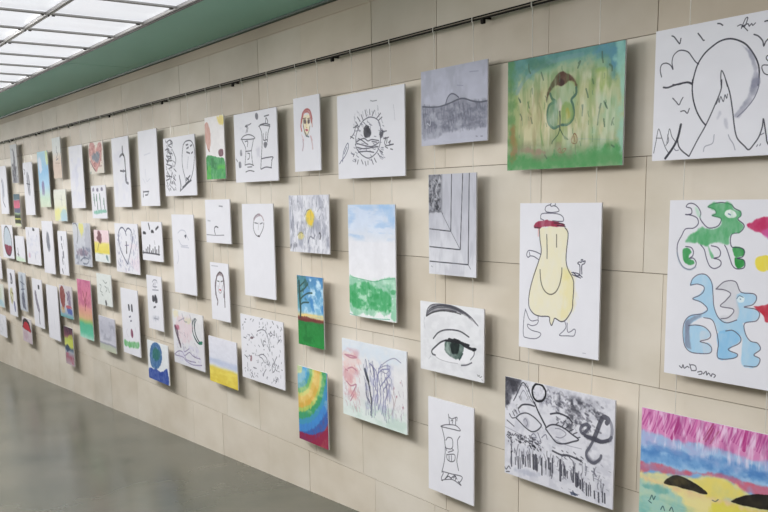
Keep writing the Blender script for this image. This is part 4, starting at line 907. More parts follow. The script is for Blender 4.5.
ARTS[56] = ('painting', 'painting', 'wide green watercolour of a tree figure with a brown hood and small mushroom', -2.504, 1.888, 0.605, 0.434, 116, 117, [
('g',(0,'5f9f9c'),(0.12,'7fae8a'),(0.3,'a5b87c'),(0.6,'b4b67e'),(0.82,'9cab80'),(0.9,'6ea067'),(1,'7aa774')),
('f','4a8c8c',0.75,0.1197,0.4,[0.003,-0.012,0.275,-0.011,0.559,-0.018,0.822,-0.005,0.989,0.009,0.999,0.145,0.954,0.292,0.891,0.229,0.825,0.126,0.668,0.057,0.491,0.05,0.335,0.091,0.218,0.142,0.142,0.202,0.082,0.295,0.034,0.288,0.005,0.239]),
('f','4b8fb4',0.7,0.0855,0.4,[0.771,0.011,0.934,0.017,0.951,0.175,0.889,0.177,0.824,0.086]),
('f','8fd0c4',0.75,0.0684,0.3,[0.934,0.017,0.997,0.018,1.009,0.677,1.0,0.993,0.967,0.725,0.972,0.385,0.939,0.186]),
('f','4f8f45',0.75,0.0855,0.4,[0.003,0.003,0.063,0.007,0.057,0.247,0.084,0.546,0.096,0.845,0.025,0.962,0.003,0.627]),
('f','a9713a',0.7,0.0684,0.3,[0.038,0.63,0.069,0.604,0.087,0.755,0.08,0.874,0.033,0.901]),
('f','c8bf8f',0.5,0.171,0.4,[0.128,0.258,0.278,0.166,0.465,0.142,0.67,0.137,0.776,0.196,0.783,0.464,0.763,0.705,0.617,0.773,0.347,0.777,0.149,0.731]),
('f','7fae3c',0.75,0.0513,0.4,[0.776,0.209,0.827,0.179,0.878,0.214,0.882,0.359,0.832,0.378,0.799,0.333]),
('f','bcc9a4',0.5,0.1026,0.3,[0.702,0.385,0.957,0.383,0.952,0.645,0.892,0.718,0.71,0.699]),
('n','e0d4a8',0.5,0.1,0.2,0.9,0.75,10,3,0.5),
('n','7da04a',0.5,0.05,0.25,0.9,0.8,11,2,0.5),
('n','8fc29a',0.5,0.55,0.4,0.98,0.9,8,4,0.5),
('f','3f9a4c',0.8,0.0684,0.5,[0.009,0.9,0.167,0.881,0.319,0.913,0.479,0.874,0.605,0.884,0.74,0.853,0.958,0.831,0.998,0.94,0.997,0.996,0.717,0.996,0.365,0.997,0.009,0.991]),
('f','a8736a',0.6,0.0342,0.4,[0.135,0.811,0.288,0.819,0.363,0.851,0.258,0.865,0.151,0.842]),
('s','6a9aa8',0.0385,0.45,[0.089,0.296,0.158,0.19,0.277,0.109,0.463,0.059,0.668,0.05]),
('f','50291f',0.95,0.0171,0.3,[0.367,0.414,0.371,0.323,0.403,0.257,0.452,0.188,0.493,0.165,0.549,0.191,0.605,0.241,0.631,0.3,0.621,0.332,0.599,0.277,0.557,0.254,0.53,0.277,0.496,0.288,0.453,0.279,0.411,0.301,0.383,0.36]),
('f','3a201e',0.9,0.0171,0.4,[0.471,0.24,0.492,0.23,0.516,0.254,0.512,0.285,0.485,0.287]),
('f','9dbb95',0.7,0.0257,0.4,[0.411,0.315,0.468,0.295,0.565,0.272,0.599,0.295,0.614,0.345,0.595,0.39,0.554,0.419,0.569,0.462,0.499,0.453,0.428,0.437,0.405,0.37]),
('s','37665c',0.0246,0.85,[0.397,0.341,0.413,0.385,0.442,0.415,0.392,0.439,0.374,0.508,0.385,0.594,0.432,0.645,0.474,0.633]),
('s','37665c',0.0246,0.85,[0.62,0.319,0.619,0.373,0.582,0.416,0.596,0.466,0.605,0.536,0.592,0.59,0.551,0.624,0.502,0.624]),
('f','5f957c',0.8,0.0257,0.4,[0.378,0.478,0.413,0.412,0.463,0.418,0.473,0.546,0.467,0.63,0.417,0.632,0.384,0.578]),
('f','7fa650',0.8,0.0257,0.4,[0.506,0.452,0.568,0.44,0.604,0.52,0.592,0.588,0.545,0.624,0.502,0.592]),
('f','b0a83a',0.8,0.0171,0.4,[0.531,0.497,0.558,0.487,0.571,0.558,0.541,0.582]),
('f','cbbfb4',0.7,0.0171,0.4,[0.459,0.404,0.495,0.409,0.493,0.492,0.464,0.489]),
('s','3c4a40',0.0154,0.85,[0.483,0.505,0.487,0.576,0.486,0.66]),
('s','3c5a40',0.0108,0.85,[0.486,0.66,0.469,0.708,0.434,0.747,0.417,0.774]),
('s','3c5a40',0.0108,0.85,[0.489,0.661,0.507,0.698,0.526,0.728,0.558,0.755]),
('f','4a6a48',0.8,0.0086,0.4,[0.526,0.723,0.561,0.749,0.554,0.76,0.53,0.749]),
('f','4a6a48',0.8,0.0086,0.4,[0.416,0.753,0.428,0.751,0.42,0.782]),
('f','a98a5a',0.5,0.0171,0.4,[0.582,0.74,0.608,0.708,0.636,0.738,0.631,0.789,0.596,0.786]),
('s','8a5a3a',0.01,0.85,[0.589,0.755,0.613,0.708,0.637,0.752,0.628,0.793,0.592,0.786,0.586,0.754]),
('s','8a5a3a',0.01,0.85,[0.609,0.736,0.617,0.778]),
('s','7a8a6a',0.0092,0.85,[0.62,0.792,0.623,0.855,0.628,0.891]),
('s','7a9a90',0.0062,0.6,[0.637,0.756,0.79,0.771,0.919,0.785]),
('s','9a6a4a',0.0092,0.7,[0.471,0.843,0.492,0.824,0.5,0.86,0.521,0.833,0.542,0.835,0.514,0.868,0.479,0.858]),
('s','4a6a52',0.0169,0.65,[0.198,0.053,0.202,0.104,0.215,0.134]),
('s','4a6a52',0.0169,0.65,[0.314,0.144,0.325,0.181,0.334,0.211]),
('s','4a6a52',0.0169,0.65,[0.636,0.118,0.649,0.107,0.63,0.157]),
('s','4a6a52',0.0169,0.65,[0.752,0.272,0.76,0.307]),
('s','4a6a52',0.0169,0.65,[0.701,0.344,0.713,0.387,0.719,0.415]),
('s','4a6a52',0.0169,0.65,[0.823,0.06,0.827,0.113,0.833,0.147]),
('s','4a6a52',0.0169,0.65,[0.883,0.173,0.902,0.192,0.903,0.225]),
('s','4a6a52',0.0169,0.65,[0.106,0.342,0.122,0.381]),
('s','4a6a52',0.0169,0.65,[0.232,0.273,0.235,0.317]),
('s','4a6a52',0.0169,0.65,[0.81,0.514,0.822,0.483]),
('s','4a6a52',0.0169,0.65,[0.847,0.466,0.867,0.515]),
('s','4a6a52',0.0169,0.65,[0.671,0.476,0.676,0.511]),
('s','44664e',0.0154,0.65,[0.117,0.356,0.126,0.38]),
('s','44664e',0.0154,0.65,[0.123,0.489,0.137,0.521,0.134,0.542]),
('s','44664e',0.0154,0.65,[0.194,0.389,0.207,0.441]),
('s','44664e',0.0154,0.65,[0.223,0.531,0.236,0.583]),
('s','44664e',0.0154,0.65,[0.678,0.475,0.673,0.563]),
('s','44664e',0.0154,0.65,[0.8,0.652,0.805,0.586,0.822,0.481]),
('s','44664e',0.0154,0.65,[0.854,0.478,0.874,0.527]),
('s','44664e',0.0154,0.65,[0.909,0.664,0.915,0.632,0.924,0.61]),
('s','44664e',0.0154,0.65,[0.848,0.611,0.855,0.672]),
('s','44664e',0.0154,0.65,[0.356,0.878,0.375,0.908]),
('s','44664e',0.0154,0.65,[0.914,0.832,0.933,0.847]),
('s','7ea050',0.0185,0.5,[0.206,0.383,0.192,0.454,0.223,0.501]),
('s','7ea050',0.0185,0.5,[0.296,0.41,0.32,0.513,0.315,0.671,0.34,0.789]),
('n','3c7a5a',0.5,0,0,0.45,0.12,8,7,0.5),
('n','a08a60',0.4,0.05,0.3,0.5,0.9,22,3,0.52),
('n','5f8a4a',0.4,0.0,0.15,0.98,0.85,26,3,0.55),
('n','8a7a64',0.45,0.05,0.75,0.6,0.92,9,9,0.5),
('n','e8e4d0',0.35,0.2,0.2,0.95,0.8,24,4,0.55),
('h','4f7a58',0.01,0.5,26,0.05,0.12,0.95,0.9,80,0.05),
('m',0.95,0.88)])
ARTS[57] = ('drawing', 'drawing', 'tall drawing of a pale yellow walking figure with a red cap band', -2.510, 1.240, 0.435, 0.595, 81, 150, [
('f','dcd5b2',0.85,0.01,0.25,[0.25,0.174,0.296,0.163,0.443,0.154,0.577,0.16,0.612,0.19,0.61,0.28,0.6,0.362,0.615,0.412,0.664,0.456,0.688,0.501,0.696,0.562,0.693,0.624,0.683,0.676,0.638,0.737,0.6,0.767,0.562,0.782,0.473,0.768,0.454,0.789,0.431,0.818,0.408,0.798,0.395,0.763,0.26,0.766,0.187,0.744,0.144,0.703,0.128,0.66,0.142,0.604,0.172,0.516,0.231,0.417,0.28,0.33,0.268,0.247]),
('f','dccf8c',0.5,0.0665,0.3,[0.533,0.509,0.684,0.501,0.693,0.624,0.665,0.704,0.619,0.754,0.541,0.739,0.595,0.63]),
('f','dacf86',0.6,0.0399,0.4,[0.549,0.425,0.606,0.423,0.669,0.481,0.609,0.505,0.551,0.487]),
('f','8f1a38',0.95,0.0067,0.3,[0.188,0.152,0.214,0.131,0.275,0.118,0.354,0.112,0.442,0.121,0.538,0.13,0.572,0.145,0.539,0.156,0.424,0.154,0.326,0.158,0.246,0.17,0.197,0.168]),
('s','33202c',0.0078,0.85,[0.442,0.131,0.519,0.133,0.572,0.142]),
('s','33202c',0.0078,0.85,[0.481,0.146,0.538,0.149,0.58,0.152]),
('s','33202c',0.0078,0.85,[0.195,0.162,0.266,0.167]),
('s','d08a8a',0.0084,0.7,[0.246,0.174,0.243,0.221]),
('s','3a3a4e',0.006,0.85,[0.326,0.042,0.341,0.022,0.39,0.012,0.404,0.022,0.438,0.018,0.477,0.028,0.501,0.052,0.44,0.061,0.352,0.059,0.328,0.046]),
('s','3a3a4e',0.006,0.85,[0.39,0.014,0.403,0.002]),
('s','3a3a4e',0.006,0.85,[0.448,0.02,0.457,0.005]),
('s','3a3a4e',0.006,0.85,[0.274,0.107,0.274,0.081,0.303,0.069,0.401,0.067,0.498,0.073,0.546,0.088,0.56,0.11,0.537,0.12,0.422,0.117]),
('s','3a3a4e',0.006,0.85,[0.274,0.104,0.314,0.114]),
('s','2e2c3a',0.0075,0.9,[0.256,0.174,0.268,0.247,0.286,0.325,0.251,0.395,0.182,0.51,0.148,0.582,0.128,0.66,0.138,0.715,0.198,0.754,0.281,0.765,0.395,0.761,0.408,0.793,0.431,0.818,0.454,0.789,0.473,0.766,0.543,0.782,0.597,0.772,0.647,0.733,0.683,0.687,0.69,0.624,0.697,0.541,0.684,0.491,0.625,0.432,0.6,0.382,0.601,0.311,0.617,0.22,0.611,0.185,0.577,0.16]),
('s','4a4540',0.0084,0.85,[0.353,0.209,0.359,0.287,0.361,0.368]),
('s','4a4540',0.0084,0.85,[0.476,0.207,0.479,0.289]),
('s','4a463c',0.0084,0.85,[0.273,0.447,0.285,0.521,0.317,0.573,0.368,0.602,0.424,0.607,0.481,0.585,0.524,0.535,0.547,0.466,0.549,0.425]),
('s','33334a',0.0066,0.85,[0.28,0.343,0.209,0.327,0.122,0.322,0.095,0.349,0.11,0.368,0.137,0.358,0.13,0.333]),
('s','33334a',0.0066,0.85,[0.137,0.358,0.189,0.36,0.251,0.379]),
('s','2c2c40',0.0072,0.85,[0.667,0.451,0.738,0.453,0.794,0.475]),
('s','2c2c40',0.0072,0.85,[0.673,0.463,0.776,0.481]),
('s','2c2c40',0.0072,0.85,[0.686,0.448,0.729,0.468,0.766,0.465]),
('s','2c2c40',0.0072,0.85,[0.766,0.456,0.763,0.401,0.739,0.389,0.753,0.378,0.78,0.38,0.779,0.364,0.797,0.363,0.798,0.375,0.825,0.369,0.817,0.386,0.787,0.4,0.789,0.455]),
('s','4a4a5c',0.006,0.85,[0.087,0.729,0.066,0.798,0.062,0.911,0.105,0.929,0.223,0.926,0.285,0.902,0.284,0.88,0.179,0.872,0.125,0.855,0.119,0.833,0.178,0.839,0.241,0.823,0.257,0.794,0.178,0.806,0.135,0.792,0.102,0.75,0.087,0.732]),
('s','4a4a5c',0.006,0.85,[0.257,0.794,0.256,0.766]),
('s','4a4a5c',0.006,0.85,[0.597,0.779,0.612,0.813,0.584,0.842,0.536,0.87,0.546,0.878,0.643,0.871,0.71,0.865,0.727,0.83,0.708,0.821,0.67,0.84,0.632,0.843,0.624,0.786]),
('s','8a8a9a',0.0048,0.6,[0.818,0.97,0.854,0.969])])
ARTS[58] = ('drawing', 'drawing', 'wide ink drawing of two slanting eyes, a triangle and a curled brush sign', -2.506, 0.587, 0.605, 0.429, 109, 103, [
('g',(0,'cfcfd8'),(1,'cbcbd4')),
('n','a3a4b2',0.35,0,0,1,1,16,14,0.5),
('f','34343e',0.85,0.0484,0.6,[-0.003,0.0,0.146,-0.013,0.162,0.028,0.113,0.133,0.047,0.244,-0.003,0.288]),
('f','9091a0',0.45,0.0774,0.7,[0.406,-0.007,0.493,0.005,0.464,0.117,0.406,0.145]),
('f','787987',0.5,0.0968,0.8,[0.606,0.025,0.755,0.021,0.859,0.055,0.948,0.069,0.834,0.125,0.742,0.154,0.702,0.252,0.661,0.248,0.675,0.142,0.62,0.096]),
('n','2e2e38',0.75,0.52,0.06,0.9,0.2,26,20,0.5),
('n','2e2e38',0.7,0.58,0.2,0.78,0.38,26,20,0.54),
('h','3a3a46',0.0192,0.5,70,0.5,0.08,0.9,0.36,20,0.03),
('h','4a4a58',0.0157,0.4,60,0.2,0.03,0.6,0.2,None,0.03),
('n','2b2b34',0.8,0,0,0.16,0.35,12,10,0.5),
('n','55566a',0.35,0.3,0.02,0.55,0.22,24,20,0.56),
('s','33333e',0.0122,0.85,[0.088,0.227,0.129,0.13,0.174,0.028,0.217,0.056,0.27,0.161,0.331,0.271,0.405,0.398]),
('s','6a6a78',0.0087,0.7,[0.105,0.199,0.177,0.048,0.247,0.166,0.293,0.21]),
('s','6a6a78',0.0087,0.7,[0.142,0.19,0.185,0.102,0.231,0.17]),
('l','2a2a34',0.0174,0.85,[0.293,0.195,0.338,0.292,0.405,0.406]),
('s','16161e',0.0227,0.95,[0.278,0.05,0.309,0.01,0.362,0.01,0.397,0.056,0.394,0.117,0.364,0.162,0.316,0.174,0.283,0.143,0.271,0.083,0.286,0.041]),
('f','c9c9d4',0.8,0.0097,0.4,[0.294,0.055,0.324,0.022,0.365,0.032,0.382,0.074,0.373,0.13,0.339,0.153,0.304,0.13]),
('s','2b2b35',0.0174,0.85,[0.136,0.295,0.176,0.249,0.239,0.231,0.293,0.233]),
('s','2b2b35',0.0174,0.85,[0.447,0.269,0.507,0.245,0.564,0.246,0.613,0.263,0.645,0.296]),
('s','2e2e38',0.0139,0.85,[0.119,0.387,0.16,0.345,0.223,0.321,0.292,0.343,0.345,0.383,0.363,0.409,0.322,0.467,0.269,0.493,0.206,0.468,0.143,0.421,0.111,0.397]),
('s','2a2a34',0.0157,0.85,[0.405,0.418,0.449,0.376,0.507,0.36,0.578,0.374,0.641,0.409,0.702,0.443,0.648,0.481,0.578,0.521,0.507,0.53,0.449,0.478,0.405,0.429]),
('s','33333e',0.0113,0.8,[0.046,0.373,0.071,0.408,0.103,0.399]),
('s','33333e',0.0113,0.8,[0.079,0.341,0.098,0.38]),
('s','33333e',0.0113,0.8,[0.109,0.322,0.124,0.354]),
('s','33333e',0.0113,0.8,[0.136,0.306,0.147,0.332]),
('s','33333e',0.0113,0.8,[0.021,0.445,0.094,0.49]),
('s','33333e',0.0113,0.8,[0.493,0.364,0.522,0.329]),
('s','33333e',0.0113,0.8,[0.557,0.357,0.575,0.327]),
('s','33333e',0.0113,0.8,[0.585,0.372,0.613,0.338]),
('s','33333e',0.0113,0.8,[0.62,0.389,0.655,0.36]),
('s','33333e',0.0113,0.8,[0.655,0.405,0.689,0.38]),
('s','33333e',0.0113,0.8,[0.689,0.432,0.716,0.417]),
('s','33333e',0.0113,0.8,[0.571,0.316,0.585,0.297]),
('f','66677a',0.55,0.029,0.7,[0.183,0.394,0.215,0.362,0.246,0.402,0.246,0.465,0.206,0.468,0.183,0.434]),
('s','5b5b6a',0.0096,0.6,[0.191,0.4,0.207,0.38,0.23,0.422,0.214,0.457]),
('s','5b5b6a',0.0096,0.6,[0.493,0.397,0.543,0.391,0.592,0.422,0.55,0.472,0.5,0.479]),
('s','55556a',0.0105,0.7,[0.261,0.539,0.292,0.507,0.315,0.54,0.276,0.551]),
('s','55556a',0.0105,0.7,[0.33,0.488,0.36,0.558]),
('s','55556a',0.0105,0.7,[0.368,0.524,0.405,0.483,0.42,0.525]),
('s','55556a',0.0105,0.7,[0.322,0.569,0.352,0.591]),
('s','6e6e80',0.0078,0.5,[-0.005,0.517,0.158,0.553,0.345,0.609]),
('s','6e6e80',0.0078,0.5,[0.045,0.568,0.237,0.609]),
('s','6e6e80',0.0078,0.5,[0.42,0.433,0.464,0.497,0.592,0.527,0.73,0.523]),
('s','6e6e80',0.0078,0.5,[0.353,0.404,0.375,0.429]),
('s','30303c',0.0314,0.8,[0.756,0.389,0.809,0.396,0.886,0.41,0.949,0.377,0.977,0.341]),
('f','3a3a46',0.8,0.029,0.4,[0.743,0.393,0.835,0.381,0.912,0.388,0.977,0.355,0.962,0.39,0.886,0.421,0.822,0.421,0.763,0.409]),
('s','4b4b58',0.0296,0.8,[0.835,0.396,0.803,0.478,0.772,0.545,0.783,0.6,0.836,0.624,0.887,0.567,0.897,0.535]),
('f','50505e',0.7,0.029,0.4,[0.763,0.519,0.815,0.43,0.841,0.394,0.809,0.49,0.796,0.567,0.849,0.601,0.887,0.567,0.849,0.63,0.79,0.62]),
('s','4a4a58',0.0314,0.8,[0.795,0.3,0.743,0.373,0.718,0.35,0.729,0.311,0.769,0.278,0.798,0.292]),
('s','4a4a58',0.0314,0.8,[0.743,0.373,0.783,0.398,0.835,0.39,0.899,0.4,0.962,0.368]),
('s','3e3e4a',0.0479,0.8,[0.835,0.39,0.86,0.311,0.886,0.219,0.911,0.173,0.948,0.188,0.936,0.22]),
('s','6a6a78',0.0348,0.6,[0.948,0.174,0.976,0.237,0.98,0.306,0.968,0.366]),
('h','26262f',0.0139,0.8,34,0.03,0.56,0.3,0.64,20,0.02),
('h','26262f',0.0157,0.75,24,0.24,0.54,0.36,0.68,30,0.02),
('l','2c2c37',0.0183,0.75,[0.068,0.763,0.072,0.909]),
('l','2c2c37',0.0122,0.75,[0.108,0.808,0.113,0.879]),
('l','2c2c37',0.0183,0.75,[0.138,0.79,0.142,0.91]),
('l','2c2c37',0.0122,0.75,[0.157,0.792,0.161,0.904]),
('l','2c2c37',0.0183,0.75,[0.189,0.758,0.193,0.845]),
('l','2c2c37',0.0122,0.75,[0.213,0.766,0.217,0.861]),
('l','2c2c37',0.0122,0.75,[0.236,0.743,0.24,0.861]),
('l','2c2c37',0.0183,0.75,[0.255,0.729,0.259,0.855]),
('l','2c2c37',0.0305,0.75,[0.291,0.726,0.295,0.859]),
('l','2c2c37',0.0305,0.75,[0.314,0.719,0.318,0.859]),
('l','2c2c37',0.0122,0.75,[0.329,0.745,0.333,0.87]),
('l','2c2c37',0.0183,0.75,[0.371,0.732,0.375,0.895]),
('l','2c2c37',0.0122,0.75,[0.404,0.752,0.409,0.813]),
('l','2c2c37',0.0244,0.75,[0.437,0.711,0.441,0.81]),
('l','2c2c37',0.0183,0.75,[0.456,0.751,0.46,0.873]),
('l','2c2c37',0.0183,0.75,[0.471,0.7,0.475,0.837]),
('l','2c2c37',0.0274,0.75,[0.544,0.692,0.548,0.888]),
('l','2c2c37',0.0122,0.75,[0.557,0.733,0.561,0.838]),
('l','2c2c37',0.0183,0.75,[0.585,0.739,0.59,0.828]),
('l','2c2c37',0.0122,0.75,[0.606,0.777,0.611,0.844]),
('l','2c2c37',0.0183,0.75,[0.662,0.721,0.666,0.862]),
('l','2c2c37',0.0366,0.75,[0.689,0.779,0.694,0.889]),
('l','2c2c37',0.0244,0.75,[0.703,0.804,0.707,0.877]),
('l','2c2c37',0.0244,0.75,[0.724,0.827,0.728,0.899]),
('l','2c2c37',0.0183,0.75,[0.744,0.812,0.748,0.914]),
('l','2c2c37',0.0183,0.75,[0.777,0.837,0.782,0.946]),
('l','2c2c37',0.0122,0.75,[0.795,0.846,0.799,0.947]),
('l','2c2c37',0.0122,0.75,[0.813,0.839,0.817,0.94]),
('l','2c2c37',0.0183,0.75,[0.847,0.885,0.851,0.949]),
('l','2c2c37',0.0183,0.75,[0.882,0.887,0.886,0.972]),
('l','2c2c37',0.0152,0.75,[0.914,0.868,0.918,0.96]),
('l','2c2c37',0.0183,0.75,[0.933,0.875,0.937,0.96]),
('h','3a3a46',0.0122,0.6,70,0.04,0.68,0.92,0.86,88,0.09),
('h','2c2c37',0.0105,0.7,60,0.02,0.56,0.4,0.66,None,0.015),
('s','2c2c36',0.0192,0.8,[0.068,0.763,0.076,0.753]),
('s','2c2c36',0.0192,0.8,[0.471,0.623,0.55,0.637,0.62,0.622,0.73,0.639]),
('h','33333e',0.0122,0.7,16,0.45,0.58,0.75,0.68,20,0.03),
('f','9fa3b5',0.7,0.0484,0.5,[0.108,0.922,0.267,0.884,0.359,0.908,0.267,0.943,0.124,0.957]),
('s','3a4258',0.0157,0.8,[0.642,0.973,0.669,0.969,0.703,0.976]),
('s','3a4258',0.0157,0.8,[0.648,0.986,0.69,0.982]),
('s','3a4258',0.0157,0.8,[0.662,0.953,0.676,0.981]),
('s','33333e',0.0122,0.7,[0.0,0.941,0.017,0.96,0.042,0.919,0.058,0.938]),
('s','33333e',0.0122,0.7,[0.017,0.985,0.05,0.974]),
('h','6a6a7a',0.0087,0.5,60,0.5,0.6,0.98,0.97,15,0.03),
('s','666676',0.0174,0.7,[0.823,0.704,0.843,0.712,0.86,0.738])])
ARTS[59] = ('drawing', 'drawing', 'wide line drawing of a huge moon behind a pointed mountain with birds', -1.768, 1.896, 0.606, 0.433, 171, 142, [
('s','33333e',0.0101,0.85,[0.108,0.055,0.124,0.067,0.151,0.11,0.162,0.122,0.168,0.087]),
('s','33333e',0.0101,0.85,[0.277,0.072,0.296,0.102,0.311,0.128,0.318,0.131]),
('s','33333e',0.0101,0.85,[0.396,0.027,0.413,0.033,0.427,0.047]),
('s','33333e',0.0101,0.85,[0.612,0.15,0.638,0.168,0.662,0.205,0.67,0.241,0.679,0.214,0.695,0.196]),
('s','33333e',0.0101,0.85,[0.669,0.074,0.686,0.073,0.712,0.087]),
('s','2e2e3a',0.0089,0.85,[0.047,0.352,0.037,0.303,0.044,0.262,0.073,0.252,0.105,0.273,0.123,0.308,0.115,0.257,0.123,0.206,0.153,0.177,0.184,0.177,0.22,0.198,0.246,0.24,0.267,0.275,0.288,0.297]),
('s','44444f',0.0076,0.85,[0.125,0.421,0.167,0.43,0.217,0.416,0.253,0.431]),
('s','2a2a36',0.012,0.92,[0.253,0.445,0.261,0.386,0.283,0.298,0.324,0.227,0.376,0.18,0.422,0.154,0.477,0.152,0.533,0.179,0.579,0.223,0.627,0.311,0.649,0.384,0.652,0.46,0.648,0.505]),
('f','84859a',0.75,0.0211,0.6,[0.543,0.208,0.589,0.255,0.623,0.326,0.644,0.405,0.649,0.514,0.608,0.508,0.616,0.422,0.601,0.322,0.572,0.252]),
('s','33333e',0.0076,0.85,[0.515,0.072,0.538,0.069,0.575,0.117]),
('s','33333e',0.0076,0.85,[0.538,0.093,0.558,0.033,0.572,0.028,0.56,0.077,0.547,0.084]),
('s','33333e',0.0076,0.85,[0.538,0.082,0.573,0.069,0.583,0.087,0.595,0.072,0.602,0.086,0.617,0.073]),
('s','33333e',0.0089,0.85,[0.434,0.481,0.429,0.414,0.432,0.369,0.45,0.406,0.471,0.487]),
('s','33333e',0.0076,0.85,[0.722,0.312,0.692,0.312,0.688,0.332,0.702,0.351]),
('s','33333e',0.0076,0.85,[0.699,0.377,0.673,0.372,0.665,0.387,0.679,0.427,0.706,0.445,0.727,0.44]),
('s','2e2e38',0.014,0.85,[0.063,0.435,0.092,0.441,0.141,0.428,0.217,0.421,0.253,0.439]),
('s','2a2a36',0.012,0.92,[0.254,0.408,0.254,0.482,0.265,0.563,0.289,0.647,0.323,0.718,0.348,0.754]),
('s','55566a',0.0076,0.85,[0.653,0.471,0.653,0.517,0.63,0.594,0.585,0.664,0.539,0.714]),
('f','7f8095',0.8,0.0211,0.7,[0.617,0.46,0.654,0.466,0.647,0.551,0.612,0.627,0.544,0.718,0.519,0.692,0.574,0.622,0.604,0.544]),
('s','33333e',0.0108,0.85,[0.435,0.437,0.433,0.508,0.401,0.612,0.35,0.752,0.301,0.858,0.25,0.979]),
('s','33333e',0.0108,0.85,[0.46,0.441,0.488,0.54,0.508,0.661,0.522,0.769,0.534,0.836,0.55,0.879,0.586,0.924,0.614,0.955,0.643,0.916,0.669,0.866,0.685,0.798,0.689,0.746,0.708,0.858,0.719,0.917,0.756,0.966]),
('s','44444f',0.0076,0.85,[0.401,0.612,0.411,0.601,0.42,0.566,0.426,0.597,0.434,0.556,0.451,0.594,0.459,0.547,0.47,0.573,0.474,0.544]),
('s','33333e',0.0089,0.85,[0.128,0.526,0.151,0.555,0.171,0.582,0.184,0.553,0.196,0.529]),
('s','33333e',0.0089,0.85,[0.184,0.634,0.208,0.631,0.228,0.652,0.24,0.618]),
('s','1e1e28',0.0203,0.85,[0.092,0.984,0.14,0.908,0.171,0.834,0.189,0.733]),
('s','2e2e38',0.0114,0.85,[0.169,0.834,0.178,0.892,0.201,0.932,0.246,0.976]),
('s','55565f',0.007,0.85,[0.01,0.938,0.024,0.848,0.039,0.752,0.064,0.825,0.089,0.898,0.109,0.938]),
('s','55565f',0.007,0.85,[0.024,0.822,0.064,0.825]),
('s','55565f',0.007,0.85,[0.099,0.867,0.113,0.759,0.131,0.818,0.155,0.858]),
('s','55565f',0.007,0.85,[0.092,0.885,0.11,0.852,0.103,0.803]),
('s','77788a',0.0082,0.6,[0.341,0.948,0.35,0.912,0.396,0.891,0.404,0.83]),
('s','77788a',0.0082,0.6,[0.49,0.838,0.501,0.869,0.522,0.907,0.534,0.95]),
('s','555566',0.0076,0.7,[0.151,0.915,0.163,0.929,0.179,0.926]),
('s','555566',0.0076,0.7,[0.658,0.935,0.664,0.924]),
('s','555566',0.0076,0.7,[0.676,0.931,0.68,0.919]),
('s','555566',0.0076,0.7,[0.678,0.855,0.696,0.845]),
('f','a5a6b5',0.6,0.0211,0.4,[0.461,0.721,0.476,0.729,0.483,0.789,0.467,0.764]),
('f','a5a6b5',0.6,0.0211,0.4,[0.428,0.663,0.439,0.67,0.425,0.717,0.415,0.71]),
('s','33333e',0.0082,0.85,[0.786,0.831,0.817,0.721,0.859,0.872,0.896,0.942])])
